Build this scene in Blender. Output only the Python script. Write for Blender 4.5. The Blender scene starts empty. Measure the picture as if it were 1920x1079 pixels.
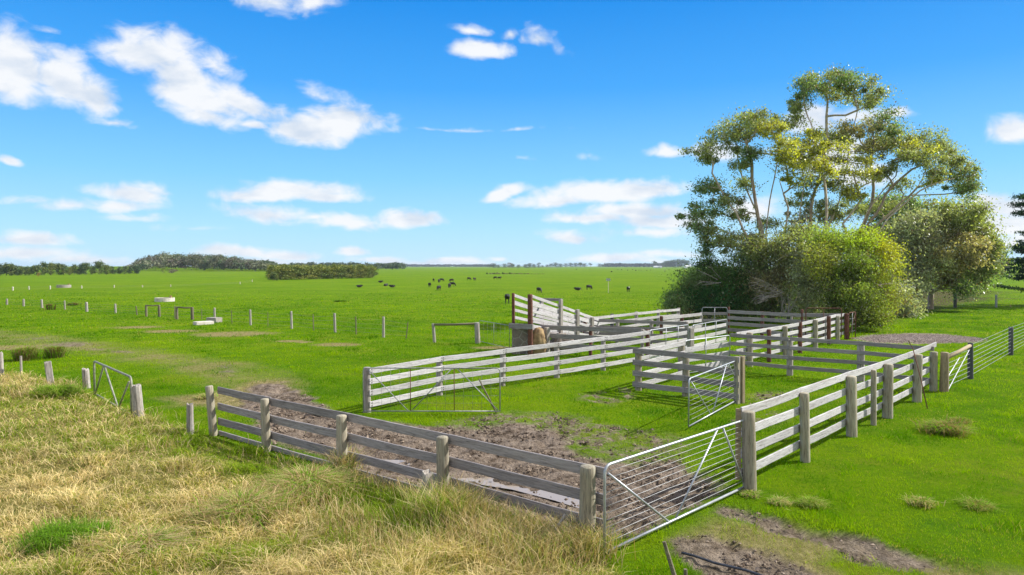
import bpy, math, random
import numpy as np
from mathutils import Vector, Matrix
random.seed(7); rng = np.random.default_rng(11)
scene = bpy.context.scene
COL = scene.collection
R = math.radians

# ------------------------------------------------------------------ camera
F = 1280.0; PITCH = math.atan(40.5/F); CH = 5.0
cam_d = bpy.data.cameras.new('camera'); cam = bpy.data.objects.new('camera', cam_d); COL.objects.link(cam)
cam_d.sensor_width = 36; cam_d.lens = 24; cam_d.clip_start = .1; cam_d.clip_end = 30000
cam.location = (0, 0, CH); cam.rotation_euler = (math.pi/2-PITCH, 0, 0)
scene.camera = cam
scene.render.resolution_x = 1024; scene.render.resolution_y = 575

def ray(px, py):
    a, b = px-960, -(py-539.5)
    return np.array([a, F*math.cos(PITCH)+b*math.sin(PITCH), -F*math.sin(PITCH)+b*math.cos(PITCH)])
def W(px, py, z=0.0):            # a point on the level z
    d = ray(px, py); t = (z-CH)/d[2]
    return np.array([d[0]*t, d[1]*t, z])
def D(px, py, y):                # a point at distance y
    d = ray(px, py); t = y/d[1]
    return np.array([d[0]*t, y, CH+d[2]*t])

# ------------------------------------------------------------------ light, sky, exposure
SUN_EL = 38; s = np.array([1.0, 0.24, 0.0]); s /= np.linalg.norm(s)
sd = Vector((s[0]*math.cos(R(SUN_EL)), s[1]*math.cos(R(SUN_EL)), math.sin(R(SUN_EL))))
sl = bpy.data.lights.new('sun', 'SUN'); sl.energy = 4.5; sl.angle = R(.53); sl.color = (1, .955, .88)
so = bpy.data.objects.new('sun', sl); COL.objects.link(so); so.rotation_euler = sd.to_track_quat('Z', 'Y').to_euler()
scene.view_settings.view_transform = 'Standard'; scene.view_settings.look = 'None'
scene.view_settings.exposure = 0.78; scene.view_settings.gamma = 1
scene.cycles.max_bounces = 4; scene.cycles.diffuse_bounces = 2; scene.cycles.glossy_bounces = 2; scene.cycles.transmission_bounces = 2; scene.cycles.volume_bounces = 0

CLOUDS = [  # px x, px y, radius x, radius y, tilt (deg, down to the right), strength
 (35,120,80,46,18,1),(110,150,95,44,24,1),(170,180,56,28,30,1),(10,150,70,45,10,1),
 (290,105,85,38,0,1),(250,98,62,24,-12,.85),(340,150,80,36,28,1),(370,182,100,30,22,1),(440,190,80,22,22,.95),(395,220,70,22,15,.75),(500,208,50,12,10,.5),(400,128,44,20,10,.55),
 (620,235,98,28,-6,1),(575,252,72,24,0,1),(655,222,72,18,0,.95),(600,180,50,17,8,.5),(470,239,45,10,2,.6),(218,228,44,9,0,.5),(75,57,26,5,4,.35),
 (510,8,95,20,4,.6),(590,12,44,14,-10,.6),
 (555,362,112,22,0,1),(500,366,86,15,0,1),(610,374,80,12,0,.95),(510,404,82,19,5,.72),(585,410,60,10,0,.6),
 (650,420,88,14,2,.85),(765,416,66,15,0,.95),(245,366,66,20,6,.8),(130,384,72,13,-4,.6),(215,388,84,12,0,.7),(60,372,60,7,-6,.35),(255,409,58,8,0,.4),(375,426,62,7,-3,.3),
 (60,450,78,14,2,.95),(40,476,110,15,0,.75),(150,488,110,12,0,.6),(440,474,72,12,0,.95),(545,478,70,11,2,.85),(500,490,110,8,0,.6),(665,474,30,9,0,.9),(720,491,50,7,0,.85),(860,491,52,8,0,.95),(800,494,60,6,0,.7),(935,484,15,4,0,.6),
 (948,364,44,13,-14,1),(1120,366,120,22,0,1),(1200,356,90,18,2,1),(1040,376,80,14,-4,.9),(1185,398,110,18,0,.95),(1110,412,80,12,0,.85),(1230,416,90,18,0,.85),(1225,436,70,12,0,.7),(1068,446,66,11,2,.65),
 (1255,287,44,11,4,.75),(1105,290,26,9,0,.25),(985,297,20,5,0,.25),(900,98,56,17,3,1),(875,57,34,9,8,.6),(1008,74,34,16,8,.6),(950,66,14,9,0,.5),(1045,92,20,8,20,.25),
 (1895,248,62,24,12,.85),(1880,236,50,12,-8,.6),(1880,390,84,22,2,1),(1875,425,100,24,0,.9),(1890,455,80,20,0,.6),
 (1525,230,48,24,0,1),(1600,222,80,16,0,.7),(1680,212,28,10,0,.8),(1560,300,70,42,0,1),(1620,330,60,26,0,.9),(1360,290,80,20,0,.7),(1410,400,60,24,0,.8),
 (1145,486,82,10,0,.95),(1250,478,60,8,0,.6),(10,304,22,9,10,.8),(870,243,150,3,0,.3),(740,243,40,8,0,.25),(1210,492,60,6,0,.5)]
w = bpy.data.worlds.new('World'); scene.world = w; w.use_nodes = True
nt = w.node_tree; nt.nodes.clear()
def N(t, **k):
    n = nt.nodes.new(t)
    for a, b in k.items(): setattr(n, a, b)
    return n
def L(a, b): nt.links.new(a, b)
def vin(sock, v):
    if hasattr(v, 'links'): L(v, sock)
    else: sock.default_value = v
def math_(op, a, b=0.0, c=None, clamp=False):
    n = N('ShaderNodeMath', operation=op, use_clamp=clamp); vin(n.inputs[0], a); vin(n.inputs[1], b)
    if c is not None: vin(n.inputs[2], c)
    return n.outputs[0]
def vec_(op, a, b=None, out=0):
    n = N('ShaderNodeVectorMath', operation=op); vin(n.inputs[0], a)
    if b is not None: vin(n.inputs[1], b)
    return n.outputs[out]
out = N('ShaderNodeOutputWorld'); bg = N('ShaderNodeBackground'); bg.inputs[1].default_value = 0.105
sky = N('ShaderNodeTexSky', sky_type='NISHITA', sun_disc=False); sky.sun_elevation = R(SUN_EL); sky.sun_rotation = math.atan2(s[0], s[1])
sky.air_density = 1.0; sky.dust_density = 0.35; sky.ozone_density = 3.0; sky.altitude = 0
hs = N('ShaderNodeHueSaturation'); hs.inputs['Saturation'].default_value = 1.22; hs.inputs['Value'].default_value = 1.0; L(sky.outputs[0], hs.inputs['Color'])
tc = N('ShaderNodeTexCoord'); sp = N('ShaderNodeSeparateXYZ'); L(tc.outputs['Generated'], sp.inputs[0])
az = math_('ARCTAN2', sp.outputs[0], sp.outputs[1]); el = math_('ARCSINE', sp.outputs[2])
cb = N('ShaderNodeCombineXYZ'); L(az, cb.inputs[0]); L(el, cb.inputs[1])
n0 = N('ShaderNodeTexNoise'); n0.inputs['Scale'].default_value = 9; n0.inputs['Detail'].default_value = 3
mp = N('ShaderNodeMapping'); mp.inputs['Scale'].default_value = (1, 1.9, 1); L(cb.outputs[0], mp.inputs[0]); L(mp.outputs[0], n0.inputs['Vector'])
wv = vec_('MULTIPLY', vec_('SUBTRACT', n0.outputs['Color'], (.5, .5, .5)), (.045, .022, 0))
pos = vec_('ADD', cb.outputs[0], wv)
best = None
for (cx, cy, rx, ry, tilt, st) in CLOUDS:
    d = ray(cx, cy); a0 = math.atan2(d[0], d[1]); e0 = math.asin(d[2]/np.linalg.norm(d))
    k = math.cos(a0)**2 / F
    ra, rb = rx*k*1.4, ry*math.cos(a0)/F*1.6
    q = vec_('SUBTRACT', pos, (a0, e0, 0))
    if tilt:
        vr = N('ShaderNodeVectorRotate', rotation_type='Z_AXIS'); L(q, vr.inputs['Vector']); vr.inputs['Angle'].default_value = R(tilt); q = vr.outputs[0]
    m1 = vec_('MULTIPLY', q, (1/ra, 1/rb, 0)); m2 = vec_('MULTIPLY', q, (-1/ra, -1.5/rb, 0))
    ln = vec_('LENGTH', vec_('MAXIMUM', m1, m2), None, 1)
    f = math_('MULTIPLY', math_('SUBTRACT', 1.0, ln), st)
    best = f if best is None else math_('SMOOTH_MAX', best, f, .12)
mp2 = N('ShaderNodeMapping'); mp2.inputs['Scale'].default_value = (1, 1.55, 1); L(cb.outputs[0], mp2.inputs[0])
n1 = N('ShaderNodeTexNoise'); n1.inputs['Scale'].default_value = 26; n1.inputs['Detail'].default_value = 9; n1.inputs['Roughness'].default_value = .58; n1.inputs['Distortion'].default_value = .35
L(mp2.outputs[0], n1.inputs['Vector'])
n2 = N('ShaderNodeTexNoise'); n2.inputs['Scale'].default_value = 11; n2.inputs['Detail'].default_value = 6; n2.inputs['Roughness'].default_value = .5
mp3 = N('ShaderNodeMapping'); mp3.inputs['Scale'].default_value = (1, 2.6, 1); mp3.inputs['Location'].default_value = (0, .05, 3); L(cb.outputs[0], mp3.inputs[0]); L(mp3.outputs[0], n2.inputs['Vector'])
dens = math_('ADD', best, math_('MULTIPLY', math_('SUBTRACT', n1.outputs[0], .5), 1.15))
mr = N('ShaderNodeMapRange', interpolation_type='SMOOTHSTEP'); L(dens, mr.inputs[0]); mr.inputs[1].default_value = .02; mr.inputs[2].default_value = .66
thin = math_('MULTIPLY', mr.outputs[0], .97)
thick = N('ShaderNodeMapRange'); L(math_('SUBTRACT', math_('ADD', n2.outputs[0], math_('MULTIPLY', n1.outputs[0], .5)), math_('MULTIPLY', dens, .12)), thick.inputs[0]); thick.inputs[1].default_value = .50; thick.inputs[2].default_value = .74
cc = N('ShaderNodeMixRGB'); cc.inputs[1].default_value = (3.7, 4.2, 4.9, 1); cc.inputs[2].default_value = (5.3, 5.4, 5.55, 1); L(thick.outputs[0], cc.inputs[0])
# sky colour shaped by elevation (Nishita tinted towards the photograph's deep blue)
gr = N('ShaderNodeValToRGB'); L(math_('MULTIPLY', el, 1.6, clamp=True), gr.inputs[0])
RAMP = [(0, (3.1, 4.75, 5.9)), (.09, (2.35, 4.4, 6.1)), (.2, (1.4, 3.7, 6.1)), (.4, (.36, 2.3, 5.6)), (.62, (.03, 1.5, 4.8)), (1, (.06, 1.0, 3.6))]
e_ = gr.color_ramp.elements
while len(e_) < len(RAMP): e_.new(.5)
for q_, (p_, c_) in zip(e_, RAMP): q_.position = p_; q_.color = (*[v/8 for v in c_], 1)
sc8 = vec_('SCALE', gr.outputs[0]); sc8.node.inputs['Scale'].default_value = 8
tm = N('ShaderNodeMixRGB'); tm.inputs[0].default_value = .94; L(hs.outputs[0], tm.inputs[1]); L(sc8, tm.inputs[2])
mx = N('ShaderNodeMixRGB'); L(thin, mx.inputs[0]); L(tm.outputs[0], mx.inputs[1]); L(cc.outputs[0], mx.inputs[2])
# unseen broken bright cloud added overhead and behind the viewer for neutral fill light
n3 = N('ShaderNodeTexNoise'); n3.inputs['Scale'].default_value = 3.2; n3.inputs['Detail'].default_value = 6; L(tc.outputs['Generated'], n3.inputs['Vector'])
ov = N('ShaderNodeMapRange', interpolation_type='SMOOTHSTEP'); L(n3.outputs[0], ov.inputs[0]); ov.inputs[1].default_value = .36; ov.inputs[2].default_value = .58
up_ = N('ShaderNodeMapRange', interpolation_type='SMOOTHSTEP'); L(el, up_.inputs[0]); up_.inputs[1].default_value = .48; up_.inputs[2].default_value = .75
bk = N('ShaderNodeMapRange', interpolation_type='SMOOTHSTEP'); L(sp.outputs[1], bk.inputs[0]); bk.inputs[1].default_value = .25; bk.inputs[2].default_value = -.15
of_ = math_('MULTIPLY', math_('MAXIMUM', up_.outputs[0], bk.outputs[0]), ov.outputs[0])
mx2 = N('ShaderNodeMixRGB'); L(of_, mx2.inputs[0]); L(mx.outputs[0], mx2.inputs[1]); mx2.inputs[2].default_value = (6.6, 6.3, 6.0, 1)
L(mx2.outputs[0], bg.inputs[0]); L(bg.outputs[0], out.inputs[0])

# ------------------------------------------------------------------ numpy helpers
def hash2(ix, iy, seed=0):
    n = (ix.astype(np.int64)*374761393 + iy.astype(np.int64)*668265263 + seed*1442695041) & 0xffffffff
    n = ((n ^ (n >> 13))*1274126177) & 0xffffffff
    return ((n ^ (n >> 16)) & 0xffff)/65535.0
def vnoise(x, y, seed=0):
    ix, iy = np.floor(x), np.floor(y); fx, fy = x-ix, y-iy
    fx = fx*fx*(3-2*fx); fy = fy*fy*(3-2*fy); ix = ix.astype(np.int64); iy = iy.astype(np.int64)
    a, b, c, d = hash2(ix, iy, seed), hash2(ix+1, iy, seed), hash2(ix, iy+1, seed), hash2(ix+1, iy+1, seed)
    return (a*(1-fx)+b*fx)*(1-fy)+(c*(1-fx)+d*fx)*fy
def fbm(x, y, sc, oct=4, seed=0):
    r = 0; a = .5; t = 0
    for i in range(oct):
        r = r+a*vnoise(x/sc, y/sc, seed+i*17); t += a; a *= .55; sc = sc/2.03
    return r/t
def sstep(a, b, x):
    t = np.clip((x-a)/(b-a), 0, 1); return t*t*(3-2*t)
def sdpoly(x, y, poly):          # positive inside
    d = np.full(x.shape, 1e9); ins = np.zeros(x.shape, bool); n = len(poly)
    for i in range(n):
        x1, y1 = poly[i][:2]; x2, y2 = poly[(i+1) % n][:2]
        ex, ey = x2-x1, y2-y1; wx, wy = x-x1, y-y1
        t = np.clip((wx*ex+wy*ey)/(ex*ex+ey*ey+1e-9), 0, 1)
        d = np.minimum(d, (wx-ex*t)**2+(wy-ey*t)**2)
        c = ((y1 > y) != (y2 > y)) & (x < (x2-x1)*(y-y1)/(y2-y1+1e-12)+x1)
        ins ^= c
    return np.where(ins, 1, -1)*np.sqrt(d)
def sdline(x, y, pts):
    d = np.full(x.shape, 1e9)
    for (x1, y1), (x2, y2) in zip(pts[:-1], pts[1:]):
        ex, ey = x2-x1, y2-y1; wx, wy = x-x1, y-y1
        t = np.clip((wx*ex+wy*ey)/(ex*ex+ey*ey+1e-9), 0, 1)
        d = np.minimum(d, (wx-ex*t)**2+(wy-ey*t)**2)
    return np.sqrt(d)
def P2(l): return [tuple(W(a, b)[:2]) for a, b in l]

Z_MUD = P2([(455,745),(480,722),(540,716),(556,738),(620,765),(700,786),(800,797),(900,800),(985,792),(1060,812),(1090,850),(1180,860),(1270,850),(1335,880),(1352,930),(1290,975),(1220,1005),(1128,1010),(1000,1000),(860,965),(760,935),(640,890),(560,845),(470,800),(452,770)])
Z_CHURN = P2([(820,795),(960,770),(1090,775),(1180,800),(1270,820),(1310,860),(1340,900),(1300,960),(1150,960),(1000,900),(860,850)])
Z_TAN = P2([(300,748),(380,742),(430,728),(470,712),(548,714),(556,736),(490,760),(430,770),(300,768)])
Z_TRK1 = P2([(1262,1010),(1330,1000),(1440,1030),(1560,1085),(1500,1130),(1360,1090),(1280,1050)])
Z_TRK2 = P2([(1352,946),(1440,965),(1530,995),(1640,1010),(1720,1035),(1800,1058),(1780,1072),(1700,1068),(1600,1050),(1500,1010),(1400,985),(1340,960)])
Z_TRKD = P2([(1290,960),(1400,950),(1560,990),(1820,1050),(2100,1100),(2100,1200),(1450,1200),(1250,1010)])
Z_GRAV = P2([(1600,636),(1640,628),(1700,625),(1770,627),(1842,635),(1836,642),(1720,646),(1640,643)])
Z_PEN1 = P2([(1285,690),(1330,678),(1385,672),(1400,684),(1350,700),(1290,708)])
Z_PEN2 = P2([(1180,722),(1100,740),(1095,752),(1150,760),(1200,745)])
Z_PEN3 = P2([(1410,745),(1470,728),(1490,742),(1440,765),(1405,760)])
Z_PEN4 = P2([(1400,790),(1450,770),(1478,778),(1450,800),(1410,805)])
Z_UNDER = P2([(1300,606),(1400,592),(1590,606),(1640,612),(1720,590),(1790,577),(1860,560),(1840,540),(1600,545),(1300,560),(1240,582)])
Z_LONG = P2([(-900,705),(-200,700),(0,692),(95,712),(170,742),(262,776),(345,806),(400,822),(500,850),(640,897),(800,950),(960,990),(1090,1028),(1150,1062),(1190,1120),(1200,1500),(-900,1500)])
Z_LTAN = P2([(-900,668),(0,672),(60,680),(140,712),(110,740),(0,760),(-900,770)])
Z_GREEN = P2([(345,815),(400,822),(500,852),(640,897),(800,950),(880,1000),(800,1045),(690,1000),(560,935),(430,895),(330,865)])
Z_RUT = [tuple(W(a, b)[:2]) for a, b in [(560,795),(680,840),(790,875),(900,893),(1010,912),(1110,935)]]
Z_TRACKL = [tuple(W(a, b)[:2]) for a, b in [(-300,600),(0,626),(130,648),(300,672),(400,690),(500,722)]]
TAN_SPOTS = [(W(258,614), 2.4, .9), (W(314,621.6), 2.4, .9), (W(440,627), 3.4, 1.4), (W(540,640), 1.0, .5), (W(569,642), .6, .35), (W(632,647), 1.6, .7), (W(28,652), 3, 1), (W(385,741), .55, .25), (W(1000, 656), 1.6, .8), (W(925, 652), 1.6, .5)]

def zones(x, y):
    """mud, churned soil, tan dry turf, long grass, at ground points"""
    e = (fbm(x, y, 2.2, 4, 5)-.5)*1.9; e2 = (fbm(x, y, .7, 3, 9)-.5)*1.3
    mud = sstep(-.1, .35, sdpoly(x, y, Z_MUD)+e*.7+e2*.5)
    churn = sstep(-.5, .7, sdpoly(x, y, Z_CHURN)+e)*(.35+.65*sstep(.38, .56, fbm(x, y, .45, 3, 31)))
    mud = np.maximum(mud, sstep(0, .3, sdpoly(x, y, Z_TRK1)+.25+e*.45+e2*.5)*.95)
    mud = np.maximum(mud, sstep(0, .25, sdpoly(x, y, Z_TRK2)+.22+e*.45+e2*.5)*.95)
    mud = np.maximum(mud, sstep(0, .5, sdpoly(x, y, Z_GRAV)+e*.6))
    for z in (Z_PEN1, Z_PEN2, Z_PEN3, Z_PEN4): churn = np.maximum(churn, sstep(-.3, .4, sdpoly(x, y, z)+e*.9)*sstep(.40, .6, fbm(x, y, .5, 3, 33)))
    tan = sstep(-.4, .8, sdpoly(x, y, Z_TAN)+e)
    tan = np.maximum(tan, .85*sstep(-.3, .6, sdpoly(x, y, Z_TRKD)+e)*sstep(.34, .54, fbm(x, y, .8, 3, 37)))
    tr = sdline(x, y, Z_TRACKL)
    tan = np.maximum(tan, sstep(2.6, .6, tr+e*.9)*(.35+.4*sstep(.4, .6, fbm(x, y, 1.4, 3, 41))))
    mud = np.maximum(mud, .8*sstep(1.0, .3, tr+e*1.2+.25)*sstep(.52, .66, fbm(x, y, 2.2, 3, 43)))
    for (c, a, b) in TAN_SPOTS:
        tan = np.maximum(tan, sstep(1.15, .55, np.hypot((x-c[0])/a, (y-c[1])/b/1.6)+e*.35))
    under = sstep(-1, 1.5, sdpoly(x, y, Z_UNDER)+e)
    long = sstep(-.15, .35, sdpoly(x, y, Z_LONG)+e2*.35)
    long = long*(1-sstep(-.1, .3, sdpoly(x, y, Z_MUD)))
    return mud, churn, tan, long, under
def hill(x, y):
    return 5.0*np.exp(-((x+400)/130)**2-((y-760)/110)**2)
def gz0(x, y):
    x = np.asarray(x, float); y = np.asarray(y, float)
    z = .07*(fbm(x, y, 7, 3, 3)-.5)
    z = z*sstep(110, 60, y) + hill(x, y)
    sl_ = sdpoly(x, y, Z_LONG)
    z = z+.16*sstep(.2, 2.5, sl_)+.42*(fbm(x, y, 1.7, 4, 151)-.45)*sstep(.3, 2.0, sl_)
    return z
def gzf(x, y):
    return float(gz0(np.array([x]), np.array([y]))[0])

# ------------------------------------------------------------------ object helpers
def link(o, parent=None):
    COL.objects.link(o)
    if parent is not None: o.parent = parent
    return o
def tag(o, label=None, cat=None, group=None, kind=None):
    if label: o['label'] = label
    if cat: o['category'] = cat
    if group: o['group'] = group
    if kind: o['kind'] = kind
    return o
def empty(name, loc=(0, 0, 0), label=None, cat=None, group=None):
    o = bpy.data.objects.new(name, None); o.location = [float(v) for v in loc]; o.empty_display_size = .2; link(o)
    return tag(o, label, cat, group)
def npmesh(name, V, faces, mat, col=None, parent=None, smooth=False, loc=None, attrs=None):
    """faces: list of int arrays (n,k)"""
    me = bpy.data.meshes.new(name); V = np.asarray(V, np.float32)
    me.vertices.add(len(V)); me.vertices.foreach_set('co', V.ravel())
    li = np.concatenate([f.ravel() for f in faces]).astype(np.int32)
    ks = np.concatenate([np.full(len(f), f.shape[1]) for f in faces]).astype(np.int32)
    me.loops.add(len(li)); me.loops.foreach_set('vertex_index', li)
    me.polygons.add(len(ks)); st = np.concatenate([[0], np.cumsum(ks)[:-1]]).astype(np.int32)
    me.polygons.foreach_set('loop_start', st)
    me.polygons.foreach_set('use_smooth', np.full(len(ks), smooth))
    if col is not None:
        c = np.ones((len(V), 4), np.float32); c[:, :3] = col
        a = me.color_attributes.new('Col', 'FLOAT_COLOR', 'POINT'); a.data.foreach_set('color', c.ravel())
    if attrs:
        for k, v in attrs.items():
            a = me.attributes.new(k, 'FLOAT', 'POINT'); a.data.foreach_set('value', np.asarray(v, np.float32))
    me.update(calc_edges=True); me.materials.append(mat)
    o = bpy.data.objects.new(name, me); link(o, parent)
    if loc is not None: o.location = [float(v) for v in loc]
    return o
class MB:
    def __init__(s): s.v = []; s.f = []
    def add(s, vs, fs):
        b = len(s.v); s.v += [tuple(float(c) for c in v) for v in vs]; s.f += [tuple(i+b for i in f) for f in fs]
    def tube(s, pts, r, sides=8, cap=True):
        pts = [Vector([float(c) for c in p]) for p in pts]; n = len(pts)
        rs = r if hasattr(r, '__len__') else [r]*n
        up = None; vs = []
        for i, p in enumerate(pts):
            t = (pts[min(i+1, n-1)]-pts[max(i-1, 0)])
            if t.length < 1e-9: t = Vector((0, 0, 1))
            t.normalize()
            if up is None: up = Vector((0, 0, 1)) if abs(t.z) < .9 else Vector((1, 0, 0))
            a = t.cross(up).normalized(); b = t.cross(a).normalized(); up = -b if False else up
            for k in range(sides):
                g = 2*math.pi*k/sides; vs.append(p+(a*math.cos(g)+b*math.sin(g))*rs[i])
        fs = [(i*sides+k, i*sides+(k+1) % sides, (i+1)*sides+(k+1) % sides, (i+1)*sides+k) for i in range(n-1) for k in range(sides)]
        if cap: fs += [tuple(range(sides))[::-1], tuple((n-1)*sides+k for k in range(sides))]
        s.add(vs, fs)
    def box(s, c, d, rz=0.0):
        x, y, z = [v/2 for v in d]; m = Matrix.Rotation(rz, 3, 'Z'); c = Vector([float(v) for v in c])
        vs = [c+m @ Vector((a*x, b*y, e*z)) for e in (-1, 1) for b in (-1, 1) for a in (-1, 1)]
        s.add(vs, [(0, 2, 3, 1), (4, 5, 7, 6), (0, 1, 5, 4), (2, 6, 7, 3), (0, 4, 6, 2), (1, 3, 7, 5)])
    def obj(s, name, mat, parent=None, smooth=False, loc=None, rot=None):
        me = bpy.data.meshes.new(name); me.from_pydata(s.v, [], s.f); me.materials.append(mat)
        if smooth:
            me.polygons.foreach_set('use_smooth', [True]*len(me.polygons))
        me.update(); o = bpy.data.objects.new(name, me); link(o, parent)
        if loc is not None: o.location = [float(v) for v in loc]
        if rot is not None: o.rotation_euler = rot
        return o

# ------------------------------------------------------------------ materials
def newmat(name):
    m = bpy.data.materials.new(name); m.use_nodes = True; t = m.node_tree; t.nodes.clear(); return m, t
class T:
    def __init__(s, t): s.t = t
    def n(s, ty, ins=None, **k):
        n = s.t.nodes.new(ty)
        for a, b in k.items(): setattr(n, a, b)
        for a, b in (ins or {}).items(): s.i(n.inputs[a], b)
        return n
    def i(s, sock, v):
        if hasattr(v, 'links'): s.t.links.new(v, sock)
        else: sock.default_value = v
    def noise(s, vec, scale, detail=4, rough=.55):
        return s.n('ShaderNodeTexNoise', {'Vector': vec, 'Scale': scale, 'Detail': detail, 'Roughness': rough}).outputs[0]
    def ramp(s, fac, stops):
        n = s.n('ShaderNodeValToRGB', {0: fac}); e = n.color_ramp.elements
        while len(e) < len(stops): e.new(.5)
        for q, (p, c) in zip(e, stops): q.position = p; q.color = (*c, 1)
        return n.outputs[0]
    def mix(s, f, a, b, mode='MIX'):
        n = s.n('ShaderNodeMixRGB', blend_type=mode); s.i(n.inputs[0], f); s.i(n.inputs[1], a); s.i(n.inputs[2], b); return n.outputs[0]
    def mr(s, v, a, b, c=0.0, d=1.0):
        n = s.n('ShaderNodeMapRange', {0: v, 1: a, 2: b, 3: c, 4: d}); return n.outputs[0]
    def m(s, op, a, b=0.0):
        n = s.n('ShaderNodeMath', operation=op); s.i(n.inputs[0], a); s.i(n.inputs[1], b); return n.outputs[0]
    def mapping(s, scale, src='Object'):
        tc = s.n('ShaderNodeTexCoord'); return s.n('ShaderNodeMapping', {'Vector': tc.outputs[src], 'Scale': scale}).outputs[0]
    def out(s, col, rough=.7, bump=None, bstr=.3, bdist=.02, metal=0.0, spec=.4):
        b = s.n('ShaderNodeBsdfPrincipled', {'Base Color': col, 'Roughness': rough, 'Metallic': metal, 'Specular IOR Level': spec})
        if bump is not None:
            s.i(b.inputs['Normal'], s.n('ShaderNodeBump', {'Strength': bstr, 'Distance': bdist, 'Height': bump}).outputs[0])
        o = s.n('ShaderNodeOutputMaterial'); s.t.links.new(b.outputs[0], o.inputs[0]); return b
def c4(c): return (*c, 1)
def wood(name, dark, mid, light, axis=0, lichen=None, stain=(.10, .075, .055), stain_amt=.45):
    m, t = newmat(name); q = T(t)
    sc = [14, 14, 14]; sc[axis] = .9
    v = q.mapping(tuple(sc)); info = q.n('ShaderNodeObjectInfo')
    v = q.n('ShaderNodeVectorMath', {0: v, 1: q.n('ShaderNodeVectorMath', {0: q.n('ShaderNodeCombineXYZ', {0: info.outputs['Random'], 1: info.outputs['Random'], 2: info.outputs['Random']}).outputs[0], 1: (37, 91, 53)}, operation='MULTIPLY').outputs[0]}, operation='ADD').outputs[0]
    g = q.noise(v, 2.2, 6, .65); g2 = q.noise(v, .35, 4)
    vb = q.n('ShaderNodeMapping', {'Vector': v, 'Scale': (.12, .12, .12)}).outputs[0]
    blot = q.noise(vb, 3.2, 5)
    col = q.ramp(g, [(.28, dark), (.47, mid), (.72, light)])
    col = q.mix(q.mr(g2, .35, .75, 0, .35), col, c4(light))
    col = q.mix(q.mr(blot, .56, .72, 0, stain_amt), col, c4(stain))
    if lichen:
        li = q.noise(vb, 9, 6, .7); col = q.mix(q.mr(li, .52, .66, 0, .75), col, c4(lichen))
    tint = q.mr(info.outputs['Random'], 0, 1, .86, 1.12)
    col = q.n('ShaderNodeHueSaturation', {'Color': col, 'Value': tint}).outputs[0]
    crack = q.noise(q.n('ShaderNodeMapping', {'Vector': v, 'Scale': (1.6, 1.6, 1.6)}).outputs[0], 3.5, 3)
    col = q.mix(q.mr(crack, .32, .41, .8, 0), col, (.035, .03, .028, 1))
    q.out(col, .85, g, .55, .012); return m
SILVER = wood('silver_weathered_timber', (.21, .195, .185), (.40, .385, .385), (.55, .54, .545), 0, None, (.20, .17, .13), .62)
SHADEDR = wood('shaded_weathered_timber', (.12, .105, .10), (.235, .21, .205), (.35, .325, .32), 0, None, (.14, .12, .10), .4)  # darker copy of the silver timber; shade on rails turned from the sun painted in
POSTM = wood('round_post_timber', (.12, .10, .065), (.27, .235, .165), (.42, .38, .29), 2, (.31, .33, .24), (.11, .09, .06), .5)
POSTG = wood('old_grey_post_timber', (.11, .095, .075), (.27, .24, .20), (.47, .43, .385), 2, (.42, .41, .38), (.09, .07, .06), .6)
POSTY = wood('treated_tan_post_timber', (.14, .105, .055), (.27, .21, .12), (.38, .31, .20), 2, None, (.11, .08, .05), .4)
LOGM = wood('mossy_log', (.07, .06, .04), (.14, .12, .08), (.24, .21, .13), 0, (.16, .18, .06), (.05, .04, .03), .5)
DARKP = wood('dark_post_timber', (.03, .03, .035), (.05, .055, .06), (.09, .10, .10), 2)
def simple(name, a, b, sc=6, rough=.7, metal=0.0, bstr=.2, det=5):
    m, t = newmat(name); q = T(t); v = q.mapping((1, 1, 1)); n = q.noise(v, sc, det)
    q.out(q.ramp(n, [(.35, a), (.65, b)]), rough, n, bstr, .01, metal); return m
GALV = simple('galvanised_steel', (.33, .345, .37), (.47, .49, .52), 5, .42, .45, .08)
GALVO = simple('dull_galvanised_steel', (.20, .21, .21), (.36, .37, .36), 6, .5, .4, .1)
WIREM = simple('bright_wire', (.24, .24, .24), (.36, .36, .36), 6, .45, .3, .0)
WIREO = simple('old_wire', (.16, .15, .13), (.27, .26, .24), 6, .6, .3, .0)
RUST = simple('rusted_steel', (.07, .028, .018), (.17, .065, .04), 7, .85, 0, .3)
GREENP = simple('mossy_painted_pipe', (.17, .18, .12), (.33, .33, .25), 9, .6, .1, .2)
POLY = simple('black_poly_pipe', (.02, .025, .035), (.05, .055, .07), 6, .4)
CONC = simple('pale_concrete', (.42, .38, .32), (.62, .58, .51), 3, .9, 0, .3)
CONCD = simple('dark_grey_concrete', (.24, .22, .19), (.34, .31, .27), 3, .9, 0, .3)  # darker, greyer than the pale concrete
WHITEP = simple('white_painted_metal', (.72, .73, .74), (.82, .83, .84), 3, .5)
BOLT = simple('dark_bolt_head', (.04, .03, .025), (.09, .06, .05), 9, .6, .3)
WATER, t_ = newmat('muddy_water'); q_ = T(t_); q_.out((.30, .25, .20, 1), .16, None, spec=.5)
def stonemat():
    m, t = newmat('field_stone'); q = T(t); v = q.mapping((1, 1, 1))
    vo = q.n('ShaderNodeTexVoronoi', {'Vector': v, 'Scale': 2.3}); ed = q.n('ShaderNodeTexVoronoi', {'Vector': v, 'Scale': 2.3}, feature='DISTANCE_TO_EDGE')
    n = q.noise(v, 9, 6)
    col = q.mix(.5, q.ramp(n, [(.3, (.10, .09, .08)), (.7, (.26, .22, .18))]), q.ramp(vo.outputs['Color'], [(.1, (.13, .10, .08)), (.9, (.30, .24, .18))]))
    col = q.mix(q.mr(ed.outputs[0], .02, .06, 1, 0), col, (.30, .28, .25, 1))
    q.out(col, .9, q.m('ADD', n, q.m('MULTIPLY', ed.outputs[0], 2)), .6, .04); return m
STONE = stonemat()
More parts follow.
